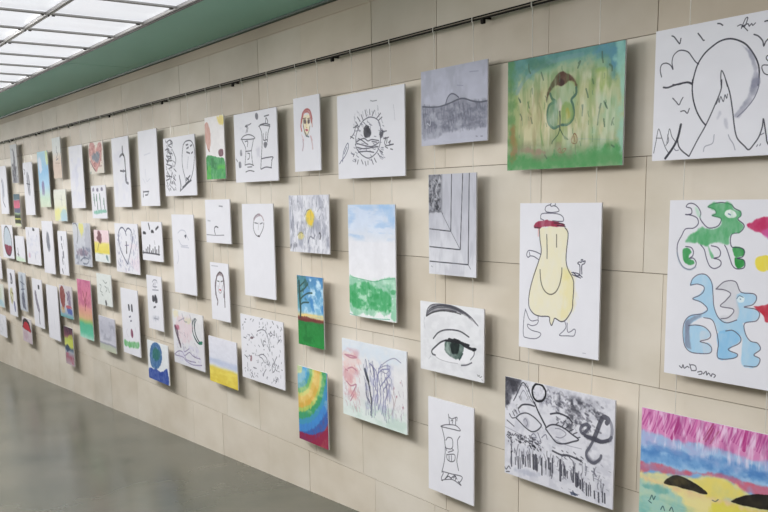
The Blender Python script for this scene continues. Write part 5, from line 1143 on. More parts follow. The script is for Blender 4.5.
ARTS[60] = ('painting', 'painting', 'large sheet with a green beast above a light blue beast and a signature', -1.773, 1.243, 0.432, 0.602, 116, 183, [
('s','3a3550',0.0059,0.85,[0.15,0.08,0.179,0.08,0.207,0.072,0.198,0.046,0.154,0.037,0.175,0.02,0.218,0.02,0.262,0.04,0.288,0.071,0.284,0.101,0.331,0.139,0.374,0.153,0.441,0.142,0.469,0.113,0.458,0.096,0.39,0.085,0.423,0.075,0.408,0.05,0.352,0.037,0.405,0.02,0.472,0.015,0.546,0.025,0.58,0.046,0.627,0.062,0.635,0.083,0.611,0.103,0.658,0.128,0.663,0.148,0.629,0.173,0.571,0.181,0.556,0.208,0.562,0.241,0.576,0.254]),
('s','3a3550',0.0059,0.85,[0.15,0.08,0.208,0.085,0.259,0.101,0.268,0.132,0.227,0.155,0.155,0.161,0.121,0.199,0.087,0.244,0.086,0.297,0.108,0.34,0.147,0.375,0.206,0.387,0.255,0.371,0.264,0.344,0.238,0.323,0.202,0.324,0.23,0.31,0.235,0.284,0.212,0.263,0.162,0.259]),
('f','3a9c58',0.88,0.0137,0.4,[0.166,0.215,0.193,0.193,0.264,0.175,0.297,0.148,0.374,0.156,0.448,0.147,0.473,0.117,0.451,0.096,0.39,0.086,0.425,0.073,0.41,0.052,0.345,0.037,0.405,0.016,0.472,0.015,0.539,0.021,0.574,0.046,0.627,0.058,0.635,0.083,0.604,0.106,0.658,0.128,0.664,0.152,0.623,0.178,0.571,0.181,0.546,0.204,0.549,0.237,0.509,0.243,0.427,0.232,0.353,0.25,0.31,0.243,0.239,0.236,0.16,0.235]),
('f','e6e8ea',0.95,0.0055,0.4,[0.497,0.075,0.515,0.057,0.555,0.054,0.589,0.071,0.597,0.089,0.558,0.098,0.518,0.092]),
('s','5a7a9a',0.0079,0.85,[0.53,0.075,0.546,0.08]),
('f','1f8a3a',0.9,0.0082,0.3,[0.141,0.273,0.184,0.268,0.221,0.289,0.201,0.307,0.202,0.324,0.239,0.336,0.247,0.353,0.204,0.362,0.16,0.348,0.136,0.317]),
('f','1c8a34',0.95,0.0055,0.4,[0.576,0.254,0.622,0.248,0.675,0.263,0.679,0.284,0.652,0.301,0.606,0.305,0.585,0.283]),
('f','1c8a34',0.95,0.0055,0.4,[0.6,0.311,0.639,0.31,0.679,0.321,0.681,0.346,0.65,0.362,0.617,0.357]),
('f','9ccfae',0.6,0.0109,0.4,[0.233,0.037,0.27,0.054,0.289,0.093,0.265,0.089,0.245,0.067]),
('f','3aa05a',0.8,0.0082,0.4,[0.367,0.25,0.404,0.288,0.419,0.313,0.399,0.318,0.376,0.289]),
('s','3a3550',0.0059,0.85,[0.299,0.247,0.333,0.272,0.358,0.323,0.388,0.361,0.43,0.373,0.477,0.358,0.485,0.336,0.461,0.322,0.42,0.317,0.467,0.307,0.476,0.281,0.449,0.257,0.394,0.249]),
('s','3a3550',0.0059,0.85,[0.509,0.243,0.531,0.267,0.561,0.317,0.583,0.35,0.618,0.367,0.676,0.361,0.687,0.338,0.672,0.317,0.62,0.311,0.665,0.301,0.678,0.276,0.655,0.256,0.583,0.253]),
('s','9aaab8',0.0128,0.5,[0.086,0.297,0.109,0.345,0.155,0.379,0.213,0.388,0.26,0.372]),
('f','b8144c',0.9,0.0109,0.35,[0.69,0.131,0.728,0.123,0.764,0.102,0.819,0.092,0.934,0.089,0.984,0.113,0.94,0.161,0.87,0.198,0.845,0.19,0.794,0.171,0.756,0.167,0.717,0.152]),
('f','c85aa0',0.7,0.0164,0.4,[0.806,0.167,0.854,0.154,0.939,0.149,0.895,0.201,0.858,0.194]),
('f','e2cf3a',0.97,0.0082,0.2,[0.769,0.335,0.779,0.302,0.822,0.29,0.878,0.294,0.912,0.33,0.884,0.363,0.829,0.373,0.784,0.359]),
('f','8fc0e0',0.85,0.0082,0.3,[0.22,0.475,0.24,0.437,0.294,0.411,0.36,0.411,0.41,0.449,0.428,0.516,0.441,0.583,0.484,0.634,0.56,0.659,0.642,0.643,0.648,0.59,0.622,0.518,0.651,0.497,0.691,0.491,0.772,0.497,0.796,0.521,0.766,0.549,0.697,0.567,0.778,0.575,0.826,0.597,0.803,0.632,0.704,0.652,0.695,0.666,0.752,0.747,0.822,0.754,0.848,0.785,0.797,0.816,0.845,0.838,0.822,0.88,0.716,0.891,0.696,0.819,0.69,0.739,0.636,0.704,0.573,0.702,0.543,0.725,0.479,0.716,0.443,0.665,0.354,0.65,0.289,0.669,0.223,0.702,0.313,0.695,0.414,0.722,0.406,0.757,0.33,0.784,0.419,0.797,0.437,0.83,0.401,0.85,0.302,0.856,0.222,0.85,0.178,0.783,0.174,0.713,0.22,0.653,0.331,0.625,0.384,0.6,0.327,0.57,0.247,0.551,0.312,0.516,0.343,0.48,0.275,0.467]),
('f','78b4de',0.9,0.0082,0.3,[0.48,0.73,0.573,0.702,0.657,0.709,0.681,0.754,0.592,0.809,0.656,0.83,0.637,0.854,0.501,0.872,0.492,0.811]),
('f','c3c4cc',0.85,0.0109,0.4,[0.452,0.485,0.533,0.441,0.616,0.439,0.66,0.483,0.638,0.518,0.659,0.596,0.632,0.644,0.549,0.664,0.494,0.634,0.588,0.614,0.606,0.586,0.501,0.577,0.55,0.529,0.579,0.501]),
('f','6d6a80',0.75,0.0109,0.5,[0.232,0.659,0.331,0.631,0.321,0.653,0.256,0.685,0.225,0.723,0.242,0.806,0.255,0.84,0.197,0.824,0.176,0.755,0.177,0.698]),
('f','c2cbd8',0.6,0.0109,0.3,[0.327,0.736,0.414,0.722,0.406,0.757,0.33,0.784,0.419,0.797,0.433,0.837,0.368,0.85,0.342,0.797]),
('s','4a4458',0.0054,0.85,[0.22,0.475,0.24,0.437,0.294,0.411,0.36,0.411,0.41,0.449,0.428,0.516,0.441,0.583,0.484,0.641,0.554,0.665,0.642,0.643]),
('s','4a4458',0.0054,0.85,[0.22,0.475,0.286,0.466,0.343,0.477,0.34,0.507,0.302,0.53,0.247,0.551,0.327,0.566,0.384,0.6,0.342,0.628,0.231,0.649,0.177,0.691,0.169,0.755,0.19,0.824,0.245,0.855,0.335,0.856,0.423,0.845,0.436,0.816,0.397,0.795,0.33,0.787,0.406,0.766,0.422,0.737,0.369,0.704,0.291,0.697,0.219,0.706]),
('s','4a4458',0.0054,0.85,[0.452,0.485,0.523,0.441,0.616,0.437,0.665,0.49,0.772,0.494,0.796,0.519,0.767,0.552,0.698,0.569,0.788,0.574,0.826,0.597,0.803,0.636,0.71,0.656,0.719,0.71,0.762,0.747,0.822,0.754,0.848,0.785,0.798,0.82,0.849,0.837,0.822,0.88,0.722,0.887]),
('s','4a4458',0.0054,0.85,[0.452,0.485,0.526,0.486,0.58,0.505,0.541,0.543,0.497,0.577,0.596,0.584,0.612,0.601,0.568,0.635,0.506,0.646]),
('s','4a4458',0.0054,0.85,[0.354,0.65,0.432,0.659,0.472,0.717,0.494,0.783,0.496,0.865,0.627,0.855,0.662,0.829,0.581,0.81,0.672,0.768,0.68,0.734,0.615,0.703,0.553,0.71]),
('f','d8e4ee',0.9,0.0044,0.4,[0.633,0.528,0.652,0.51,0.694,0.517,0.689,0.541,0.649,0.546]),
('s','345a7a',0.0044,0.85,[0.633,0.528,0.652,0.511,0.687,0.517]),
('s','345a7a',0.0044,0.85,[0.66,0.527,0.668,0.529]),
('f','b8182e',0.92,0.0082,0.3,[0.777,0.562,0.826,0.556,0.893,0.541,0.999,0.547,1.004,0.611,0.882,0.639,0.859,0.602]),
('s','3a3a46',0.0059,0.85,[0.147,0.946,0.171,0.955,0.181,0.936,0.194,0.955,0.221,0.942,0.239,0.947]),
('s','3a3a46',0.0059,0.85,[0.243,0.926,0.263,0.962,0.25,0.932,0.295,0.93,0.304,0.955,0.263,0.962]),
('s','3a3a46',0.0059,0.85,[0.32,0.964,0.353,0.957,0.359,0.97,0.332,0.977]),
('s','3a3a46',0.0059,0.85,[0.372,0.969,0.397,0.952,0.403,0.972,0.42,0.959,0.443,0.975,0.453,0.96,0.481,0.966,0.469,0.979])])
ARTS[61] = ('painting', 'painting', 'large painting of a pink and blue sky over yellow sand with black rocks', -1.776, 0.583, 0.606, 0.432, 156, 122, [
('g',(0,'d58cbc'),(0.12,'cb76ac'),(0.3,'cf86b8'),(0.36,'9dbbdc'),(0.5,'6f9fd2'),(0.58,'5f93cc'),(0.62,'c97a90'),(0.68,'d9cf9c'),(1,'d9d07a')),
('f','cf80b4',0.85,0.0163,0.3,[-0.033,0.003,0.281,-0.005,0.567,-0.012,0.853,-0.01,0.861,0.18,0.71,0.23,0.575,0.195,0.434,0.186,0.288,0.212,0.134,0.193,-0.027,0.212]),
('f','8fb8de',0.95,0.0327,0.35,[-0.027,0.212,0.134,0.203,0.288,0.212,0.463,0.186,0.575,0.204,0.71,0.221,0.862,0.204,0.87,0.387,0.716,0.374,0.609,0.377,0.442,0.426,0.266,0.469,0.142,0.464,-0.02,0.489]),
('f','4f86c4',0.75,0.049,0.7,[-0.023,0.374,0.074,0.344,0.186,0.355,0.366,0.319,0.55,0.273,0.672,0.268,0.865,0.271,0.869,0.362,0.715,0.357,0.608,0.368,0.442,0.399,0.219,0.438,-0.02,0.48]),
('f','c9566a',0.9,0.0245,0.5,[-0.02,0.48,0.078,0.457,0.188,0.448,0.296,0.453,0.414,0.436,0.297,0.495,0.19,0.514,0.08,0.533,-0.017,0.576]),
('f','cc5a70',0.9,0.0245,0.5,[0.414,0.436,0.54,0.392,0.623,0.39,0.743,0.408,0.87,0.395,0.873,0.454,0.72,0.485,0.666,0.453,0.583,0.43,0.486,0.441]),
('f','dfd28a',0.95,0.0327,0.3,[-0.017,0.576,0.128,0.535,0.267,0.506,0.372,0.487,0.486,0.441,0.583,0.43,0.666,0.453,0.733,0.489,0.799,0.499,0.874,0.47,0.881,0.654,0.46,0.94,0.31,0.892,0.18,0.678,-0.015,0.653]),
('f','e0cd5a',0.8,0.0409,0.4,[0.372,0.496,0.486,0.447,0.584,0.435,0.653,0.467,0.695,0.521,0.589,0.579,0.477,0.604,0.432,0.548]),
('f','d6cc30',0.7,0.0654,0.4,[0.522,0.659,0.618,0.612,0.751,0.604,0.877,0.554,0.886,0.755,0.517,0.915]),
('f','8fbfb8',0.92,0.049,0.4,[-0.015,0.653,0.083,0.628,0.178,0.631,0.273,0.681,0.328,0.753,0.373,0.978,-0.002,1.141]),
('f','4f9a96',0.6,0.0327,0.5,[0.019,0.68,0.131,0.63,0.211,0.667,0.18,0.697,0.085,0.695]),
('n','5aa5a0',0.5,0,0.75,0.4,1,6,14,0.5),
('f','1c1814',0.95,0.0082,0.2,[0.174,0.604,0.207,0.545,0.26,0.503,0.313,0.503,0.365,0.521,0.432,0.548,0.474,0.583,0.434,0.598,0.361,0.596,0.286,0.598,0.224,0.605]),
('f','54492c',0.5,0.0245,0.4,[0.246,0.55,0.283,0.513,0.351,0.531,0.322,0.573,0.27,0.579]),
('f','1a1512',0.97,0.0082,0.1,[0.624,0.587,0.669,0.545,0.721,0.502,0.798,0.468,0.897,0.444,0.902,0.544,0.802,0.58,0.724,0.588,0.658,0.597]),
('s','3a5a60',0.0103,0.85,[0.079,0.784,0.094,0.739,0.106,0.773,0.118,0.74]),
('s','3a5a60',0.0103,0.85,[0.071,0.796,0.091,0.808]),
('s','3a5a60',0.0103,0.85,[0.161,0.838,0.176,0.804,0.188,0.837]),
('s','3a5a60',0.0103,0.85,[0.223,0.823,0.238,0.789,0.25,0.822]),
('s','55605a',0.0088,0.85,[0.507,0.625,0.528,0.626,0.545,0.605]),
('s','a83580',0.0088,0.6,[0.023,0.011,0.013,0.071,-0.006,0.133]),
('s','a83580',0.0162,0.6,[0.054,0.034,0.037,0.075,0.011,0.143]),
('s','c24a98',0.011,0.6,[0.064,0.029,0.051,0.082,0.029,0.154]),
('s','a83580',0.0088,0.6,[0.093,0.02,0.075,0.086,0.046,0.164]),
('s','e8b8da',0.0162,0.6,[0.091,0.019,0.082,0.094,0.064,0.174]),
('s','a83580',0.011,0.6,[0.12,0.009,0.106,0.099,0.081,0.184]),
('s','b8408c',0.0088,0.6,[0.131,0.036,0.119,0.105,0.098,0.194]),
('s','a83580',0.0162,0.6,[0.16,0.027,0.141,0.067,0.113,0.133]),
('s','dca0cc',0.011,0.6,[0.158,0.026,0.149,0.076,0.13,0.143]),
('s','a83580',0.0088,0.6,[0.187,0.017,0.172,0.08,0.147,0.153]),
('s','a83580',0.0162,0.6,[0.197,0.012,0.185,0.086,0.164,0.163]),
('s','a83580',0.011,0.6,[0.225,0.003,0.208,0.09,0.181,0.173]),
('s','c24a98',0.0088,0.6,[0.224,0.033,0.215,0.099,0.198,0.183]),
('s','a83580',0.0162,0.6,[0.252,0.024,0.236,0.061,0.212,0.123]),
('s','e8b8da',0.011,0.6,[0.261,0.02,0.249,0.068,0.229,0.133]),
('s','a83580',0.0088,0.6,[0.289,0.011,0.272,0.072,0.245,0.143]),
('s','b8408c',0.0162,0.6,[0.287,0.01,0.279,0.08,0.261,0.153]),
('s','a83580',0.011,0.6,[0.314,0.001,0.301,0.084,0.278,0.163]),
('s','dca0cc',0.0088,0.6,[0.325,0.027,0.314,0.091,0.294,0.173]),
('s','a83580',0.0162,0.6,[0.352,0.018,0.335,0.095,0.31,0.182]),
('s','a83580',0.011,0.6,[0.35,0.017,0.341,0.062,0.324,0.124]),
('s','a83580',0.0088,0.6,[0.377,0.008,0.363,0.066,0.34,0.133]),
('s','c24a98',0.0162,0.6,[0.386,0.004,0.376,0.073,0.356,0.143]),
('s','a83580',0.011,0.6,[0.414,0.025,0.397,0.077,0.372,0.153]),
('s','e8b8da',0.0088,0.6,[0.412,0.024,0.404,0.085,0.388,0.162]),
('s','a83580',0.0162,0.6,[0.438,0.015,0.425,0.089,0.403,0.172]),
('s','b8408c',0.011,0.6,[0.447,0.011,0.436,0.055,0.417,0.114]),
('s','a83580',0.0088,0.6,[0.473,0.002,0.457,0.059,0.432,0.124]),
('s','dca0cc',0.0162,0.6,[0.471,0.001,0.464,0.067,0.448,0.133]),
('s','a83580',0.011,0.6,[0.498,0.022,0.485,0.071,0.463,0.143]),
('s','a83580',0.0088,0.6,[0.507,0.018,0.497,0.077,0.478,0.152]),
('s','a83580',0.0162,0.6,[0.533,0.009,0.517,0.081,0.494,0.162]),
('s','c24a98',0.011,0.6,[0.531,0.008,0.524,0.089,0.509,0.171]),
('s','a83580',0.0088,0.6,[0.556,-0.001,0.543,0.053,0.522,0.114]),
('s','e8b8da',0.0162,0.6,[0.565,-0.005,0.555,0.06,0.537,0.124]),
('s','a83580',0.011,0.6,[0.591,0.016,0.575,0.064,0.552,0.133]),
('s','b8408c',0.0088,0.6,[0.589,0.015,0.582,0.072,0.567,0.143]),
('s','a83580',0.0162,0.6,[0.614,0.006,0.602,0.075,0.581,0.152]),
('s','dca0cc',0.011,0.6,[0.623,0.002,0.614,0.082,0.596,0.162]),
('s','a83580',0.0088,0.6,[0.647,-0.006,0.632,0.047,0.609,0.105]),
('s','a83580',0.0162,0.6,[0.646,0.022,0.638,0.054,0.623,0.115]),
('s','a83580',0.011,0.6,[0.671,0.013,0.658,0.058,0.638,0.124]),
('s','c24a98',0.0088,0.6,[0.679,0.009,0.67,0.064,0.652,0.133]),
('s','a83580',0.0162,0.6,[0.703,0.001,0.689,0.068,0.667,0.143]),
('s','e8b8da',0.011,0.6,[0.701,-0.0,0.695,0.076,0.681,0.152]),
('s','a83580',0.0088,0.6,[0.725,-0.009,0.715,0.08,0.696,0.161]),
('s','b8408c',0.0162,0.6,[0.735,0.016,0.724,0.048,0.707,0.106]),
('s','a83580',0.011,0.6,[0.759,0.008,0.744,0.051,0.721,0.115]),
('s','dca0cc',0.0088,0.6,[0.757,0.007,0.75,0.059,0.736,0.124]),
('s','a83580',0.0162,0.6,[0.78,-0.002,0.769,0.063,0.75,0.134]),
('s','a83580',0.011,0.6,[0.788,-0.006,0.78,0.069,0.764,0.143]),
('s','a83580',0.0088,0.6,[0.812,-0.014,0.799,0.073,0.778,0.152]),
('s','c24a98',0.0162,0.6,[0.811,0.013,0.803,0.042,0.789,0.097]),
('s','a83580',0.011,0.6,[0.834,0.005,0.822,0.046,0.803,0.106]),
('s','e8b8da',0.0088,0.6,[0.842,0.001,0.833,0.052,0.817,0.116]),
('s','a83580',0.0162,0.6,[0.865,-0.007,0.851,0.056,0.83,0.125]),
('s','a82070',0.0294,0.7,[0.267,0.026,0.247,0.114,0.22,0.205]),
('s','a82070',0.0294,0.7,[0.701,0.001,0.691,0.073,0.688,0.159]),
('s','9a3050',0.0118,0.7,[0.448,0.164,0.493,0.044]),
('s','9a3050',0.0118,0.7,[0.476,0.173,0.528,0.06]),
('s','9a3050',0.0118,0.7,[0.492,0.009,0.433,0.15]),
('n','e6dcec',0.6,0,0,1,0.3,34,5,0.54),
('n','8f2a70',0.4,0,0,1,0.22,30,4,0.55),
('n','2c66b0',0.45,0,0.28,1,0.4,9,12,0.52)])
ARTS[62] = ('drawing', 'drawing', 'pale sheet cut by the left picture edge, topmost of the three cut off there', -12.470, 0.763, 0.410, 0.290, 4, 20, [
('s','888a98',0.0635,0.6,[0.3,0.3,0.6,0.6])])
ARTS[63] = ('painting', 'painting', 'pale greenish sheet cut by the left picture edge, middle of the three cut off there', -12.470, 0.395, 0.420, 0.300, 6, 24, [
('g',(0,'cfd2c8'),(1,'c4d0d0')),
('f','b8c4a8',0.7,0.0842,0.5,[0.1,0.2,0.6,0.15,0.7,0.6,0.2,0.7]),
('f','8ab4c4',0.7,0.0842,0.5,[0.2,0.7,0.8,0.72,0.9,0.95,0.15,0.92])])
ARTS[64] = ('drawing', 'drawing', 'plain pale sheet cut by the left picture edge, lowest of the three cut off there', -12.460, -0.005, 0.410, 0.285, 7, 21, [
('n','b4bac0',0.5,0.1,0.2,0.9,0.9,4,5,0.5)])
COLUMNS = [
    ([62, 63, 64], 'the sheets cut by the left picture edge'),
    ([1, 14, 24], 'the red and blue oval'),
    ([2, 12, 15, 25, 31], 'the tiny striped painting'),
    ([3, 16, 26], 'the sheet with a tiny black triangle'),
    ([4, 17, 27], 'the pale blue watercolour'),
    ([5, 13, 18, 28, 30], 'the yellow and blue washed sheet'),
    ([6, 19, 29], 'the pink sky painting with red tree'),
    ([7, 11, 20, 32, 33], 'the brick red heart'),
    ([8, 21, 34], 'the thin blue outlined heart'),
    ([9, 22, 35, 36], 'the blue globe'),
    ([10, 23, 37], 'the tangled script beside a pointed face'),
    ([38, 40, 42, 43], 'the green hill with salmon balloon'),
    ([39, 41, 44], 'the two ink towers'),
    ([45, 46, 47, 48], 'the rainbow arcs'),
    ([50, 51, 49], 'the bright green hills'),
    ([52, 53, 54, 55], 'the large green grey eye'),
    ([56, 57, 58], 'the yellow walking figure'),
    ([59, 60, 61], 'the huge moon and mountain')]

def h2(c):
    if len(c) == 3: c = ''.join(q * 2 for q in c)
    if c == 'k': c = '2f2f3b'
    return np.array([int(c[i:i + 2], 16) / 255.0 for i in (0, 2, 4)])

def catmull(p, closed=False, n=6):
    p = np.asarray(p, float).reshape(-1, 2)
    if len(p) < 3: return p
    q = np.vstack([p[-1], p, p[0], p[1]]) if closed else np.vstack([2 * p[0] - p[1], p, 2 * p[-1] - p[-2]])
    out = []
    for i in range(len(q) - 3):
        a, b, c, d = q[i:i + 4]
        for t in np.linspace(0, 1, n, endpoint=False):
            out.append(0.5 * ((2 * b) + (c - a) * t + (2 * a - 5 * b + 4 * c - d) * t * t + (3 * b - a - 3 * c + d) * t ** 3))
    out.append(q[-2] if not closed else q[-2])
    return np.array(out)

def vnoise(rs, U, V, su, sv, octaves=3):
    tot = np.zeros_like(U); amp = 1.0; s = 0
    for o in range(octaves):
        nu, nv = int(su * 2 ** o) + 2, int(sv * 2 ** o) + 2
        g = rs.random_sample((nv + 1, nu + 1))
        x = U.clip(0, 1) * (nu - 1); y = V.clip(0, 1) * (nv - 1)
        xi = x.astype(int); yi = y.astype(int); fx = x - xi; fy = y - yi
        fx = fx * fx * (3 - 2 * fx); fy = fy * fy * (3 - 2 * fy)
        tot += amp * ((g[yi, xi] * (1 - fx) + g[yi, xi + 1] * fx) * (1 - fy) + (g[yi + 1, xi] * (1 - fx) + g[yi + 1, xi + 1] * fx) * fy)
        s += amp; amp *= 0.55
    return tot / s

def seg_dist(X, Y, a, b):
    dx, dy = b - a
    L = dx * dx + dy * dy + 1e-12
    t = (((X - a[0]) * dx + (Y - a[1]) * dy) / L).clip(0, 1)
    return np.hypot(X - a[0] - t * dx, Y - a[1] - t * dy)

def paint(i, w, h, pw, ph, ops):
    rs = np.random.RandomState(100 + i)
    nv = int(np.clip(ph * 2.9, 60, 480)); nu = int(np.clip(pw * 3.3, 36, 480))
    u = np.linspace(0, 1, nu); v = np.linspace(0, 1, nv)
    U, V = np.meshgrid(u, v)
    ar = w / h
    X = U * ar; Y = V
    px = 1.0 / nv
    pxu = ar / nu
    aa = max(px, pxu * 0.8) * 0.62
    C = np.empty((nv, nu, 3)); C[:] = h2('d6d6de')
    C += (vnoise(rs, U, V, 6, 8)[..., None] - 0.5) * 0.02
    def stroke(pts, wd, c, a):
        P = np.array(pts, float).reshape(-1, 2) * (ar, 1)
        r = max(wd * 0.5, aa * 0.55)
        cov = None
        lo = P.min(0) - r - aa * 2; hi = P.max(0) + r + aa * 2
        i0, i1 = np.searchsorted(u * ar, (lo[0], hi[0])); j0, j1 = np.searchsorted(v, (lo[1], hi[1]))
        if i1 <= i0 or j1 <= j0: return
        D = np.full((j1 - j0, i1 - i0), 9.0)
        xs_, ys_ = u * ar, v
        for p, q in zip(P, P[1:]):
            l2 = np.minimum(p, q) - r - aa * 2; h2_ = np.maximum(p, q) + r + aa * 2
            a0, a1 = np.searchsorted(xs_, (l2[0], h2_[0])); b0, b1 = np.searchsorted(ys_, (l2[1], h2_[1]))
            a0 = max(a0, i0); a1 = min(a1, i1); b0 = max(b0, j0); b1 = min(b1, j1)
            if a1 <= a0 or b1 <= b0: continue
            dd = seg_dist(X[b0:b1, a0:a1], Y[b0:b1, a0:a1], p, q)
            sub = D[b0 - j0:b1 - j0, a0 - i0:a1 - i0]
            np.minimum(sub, dd, out=sub)
        k = ((r - D) / (aa * 1.1) + 0.5).clip(0, 1) * a * min(1.0, (wd * 0.5 + aa * 0.25) / r)
        C[j0:j1, i0:i1] = C[j0:j1, i0:i1] * (1 - k[..., None]) + h2(c) * k[..., None]
    for op in ops:
        t = op[0]
        if t == 's':
            stroke(catmull(op[4]), op[2], op[1], op[3])
        elif t == 'l':
            stroke(op[4], op[2], op[1], op[3])
        elif t == 'g':
            st = op[1:]
            vv = V + (vnoise(rs, U, V, 4, 4) - 0.5) * 0.04
            for k in range(3):
                C[..., k] = np.interp(vv, [s[0] for s in st], [h2(s[1])[k] for s in st])
            C += (vnoise(rs, U, V, 9, 14)[..., None] - 0.5) * 0.05
        elif t == 'f':
            c, a, soft, nz, pts = op[1:]
            P = catmull(pts, True, 4) * (ar, 1)
            lo = P.min(0) - soft * 2 - aa; hi = P.max(0) + soft * 2 + aa
            i0, i1 = np.searchsorted(u * ar, (lo[0], hi[0])); j0, j1 = np.searchsorted(v, (lo[1], hi[1]))
            if i1 <= i0 or j1 <= j0: continue
            XX = X[j0:j1, i0:i1]; YY = Y[j0:j1, i0:i1]
            D = np.full(XX.shape, 9.0); ins = np.zeros(XX.shape, bool)
            Q = np.roll(P, -1, axis=0)
            for p, q in zip(P, Q):
                D = np.minimum(D, seg_dist(XX, YY, p, q))
                if p[1] != q[1]:
                    cr = ((p[1] > YY) != (q[1] > YY)) & (XX < (q[0] - p[0]) * (YY - p[1]) / (q[1] - p[1]) + p[0])
                    ins ^= cr
            sd = np.where(ins, D, -D)
            s_ = max(soft, aa)
            nn = vnoise(rs, U[j0:j1, i0:i1], V[j0:j1, i0:i1], 22, 14, 4)
            sd = sd + (nn - 0.5) * s_ * 1.6
            k = (sd / s_ + 0.5).clip(0, 1); k = k * k * (3 - 2 * k)
            k = k * a * (1 - nz * 1.5 * (0.85 - nn * 1.2).clip(0, 1))
            C[j0:j1, i0:i1] = C[j0:j1, i0:i1] * (1 - k[..., None]) + h2(c) * k[..., None]
        elif t == 'n':
            c, a, u0, v0, u1, v1, su, sv, th = op[1:]
            nn = vnoise(rs, U, V, su, sv, 4)
            e = 0.05
            wdw = ((U - u0) / e + 0.5).clip(0, 1) * ((u1 - U) / e + 0.5).clip(0, 1) * ((V - v0) / e + 0.5).clip(0, 1) * ((v1 - V) / e + 0.5).clip(0, 1)
            k = ((nn - th + 0.03) / 0.2).clip(0, 1) * a * wdw
            C = C * (1 - k[..., None]) + h2(c) * k[..., None]
        elif t == 'm':
            g = C.mean(-1, keepdims=True)
            C = (g + (C - g) * op[2]) * op[1]
        elif t == 'h':
            c, wd, a, n, u0, v0, u1, v1, ang, ln = op[1:]
            for q in range(n):
                x = rs.uniform(u0, u1); y = rs.uniform(v0, v1)
                an = math.radians(rs.uniform(0, 360) if ang is None else ang + rs.uniform(-14, 14))
                L = ln * rs.uniform(0.5, 1.3) * 0.5
                dx, dy = math.cos(an) * L / ar, math.sin(an) * L
                bx, by = rs.uniform(-0.3, 0.3) * L / ar, rs.uniform(-0.3, 0.3) * L
                stroke(catmull([x - dx, y - dy, x + bx, y + by, x + dx, y + dy], n=3), wd, c, a * rs.uniform(0.5, 1))
    g = C.mean(-1, keepdims=True)
    C = (g + (C - g) * 0.92).clip(0, 1)
    Lc = np.where(C <= 0.04045, C / 12.92, ((C + 0.055) / 1.055) ** 2.4)
    Lc = (Lc / lin(0xdc / 255.0) * 0.84).clip(0, 0.93)
    return nu, nv, U, V, Lc

def make_sheet(i):
    name, cat, label, x, z, w, h, pw, ph, ops = ARTS[i]
    nu, nv, U, V, C = paint(i, w, h, pw, ph, ops)
    root = empty(name, (x, SHEET_Y, z), label, cat)
    me = bpy.data.meshes.new('paper')
    n = nu * nv
    co = np.zeros((n, 3), np.float32)
    co[:, 0] = ((U - 0.5) * w).ravel(); co[:, 2] = ((0.5 - V) * h).ravel(); co[:, 1] = -0.0008
    me.vertices.add(n); me.vertices.foreach_set('co', co.ravel())
    ii = np.arange(n, dtype=np.int32).reshape(nv, nu)
    q = np.stack([ii[:-1, :-1], ii[1:, :-1], ii[1:, 1:], ii[:-1, 1:]], -1).reshape(-1, 4)
    nf = len(q)
    me.loops.add(nf * 4); me.loops.foreach_set('vertex_index', q.ravel())
    me.polygons.add(nf)
    me.polygons.foreach_set('loop_start', np.arange(0, nf * 4, 4, dtype=np.int32))
    me.polygons.foreach_set('loop_total', np.full(nf, 4, np.int32))
    me.update(calc_edges=True)
    at = me.color_attributes.new('pigment', 'FLOAT_COLOR', 'POINT')
    cc = np.ones((n, 4), np.float32); cc[:, :3] = C.reshape(-1, 3)
    at.data.foreach_set('color', cc.ravel())
    me.materials.append(PAPER)
    o = bpy.data.objects.new('paper', me); col.objects.link(o); o.parent = root
    bm = bmesh.new()
    box(bm, -w / 2, w / 2, 0, 0.006, -h / 2, h / 2)
    obj('backing_board', bm, BOARD, parent=root)
    return root

for i in sorted(ARTS):
    make_sheet(i)

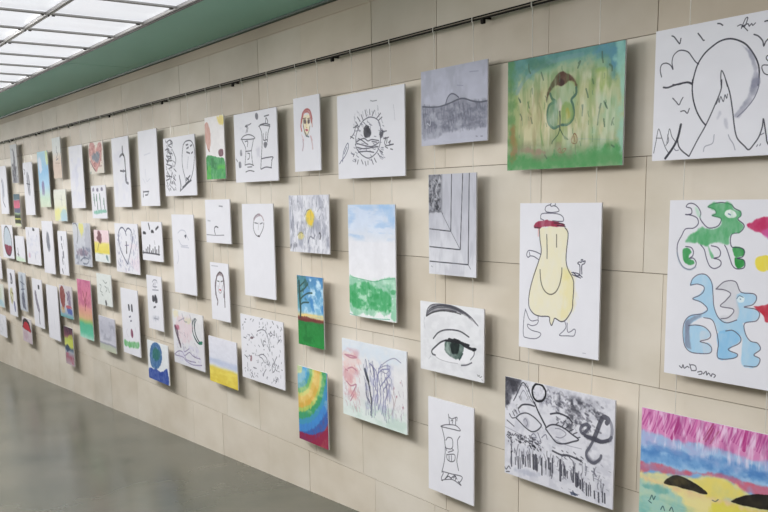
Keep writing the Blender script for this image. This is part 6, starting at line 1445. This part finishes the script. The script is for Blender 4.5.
# ------------------------------------------------------------------ hanging rail and cords
RAIL_Z = Z0 + 0.752; RAIL_Y = SHEET_Y + 0.012
rail = empty('hanging_rail', (-9.0, RAIL_Y, RAIL_Z), 'long dark picture rail running along the stone wall above all the sheets', 'rail')
def rel(bm, x0, x1, y0, y1, z0, z1, mi=0):
    box(bm, x0 + 9.0, x1 + 9.0, y0 - RAIL_Y, y1 - RAIL_Y, z0 - RAIL_Z, z1 - RAIL_Z, mi)
RX1 = 3.0
bm = bmesh.new()
rel(bm, X0 + 0.3, RX1, RAIL_Y - 0.005, RAIL_Y + 0.005, RAIL_Z + 0.002, RAIL_Z + 0.008)
rel(bm, X0 + 0.3, RX1, RAIL_Y - 0.005, RAIL_Y + 0.005, RAIL_Z - 0.008, RAIL_Z - 0.002)
rel(bm, X0 + 0.3, RX1, RAIL_Y - 0.003, RAIL_Y + 0.005, RAIL_Z - 0.002, RAIL_Z + 0.002, 1)
obj('rail_profile', bm, [RAIL, RAIL_LIGHT], parent=rail)
bx = -2.975 + 1.2 * 4
while bx > X0 + 0.5:
    bm = bmesh.new()
    rel(bm, bx - 0.004, bx + 0.004, RAIL_Y + 0.004, WALL_Y, RAIL_Z - 0.008, RAIL_Z + 0.002)
    rel(bm, bx - 0.010, bx + 0.010, RAIL_Y - 0.007, RAIL_Y + 0.006, RAIL_Z - 0.028, RAIL_Z - 0.008)
    obj('bracket', bm, RAIL, parent=rail, bevel=0.002)
    bx -= 1.2

for ids, phrase in COLUMNS:
    xc = sum(ARTS[k][3] for k in ids) / len(ids)
    wmin = min(ARTS[k][5] for k in ids)
    zb = min(ARTS[k][4] + ARTS[k][6] * 0.30 for k in ids)
    for s in (-1, 1):
        x = xc + s * wmin * 0.40
        bm = bmesh.new()
        tube(bm, [(0, 0.0, -0.008), (0, 0, -0.2), (0, 0, zb - RAIL_Z)], 0.0014, 6)
        cord = obj('cord', bm, CORD, parent=rail)
        cord.location = (x + 9.0, 0, 0)
        bm = bmesh.new()
        tube(bm, [(0, -0.007, 0.006), (0, -0.007, -0.010), (0, -0.003, -0.016), (0, 0, -0.022), (0, 0, -0.040)], 0.0026, 8)
        obj('hook', bm, HOOKM, parent=cord)
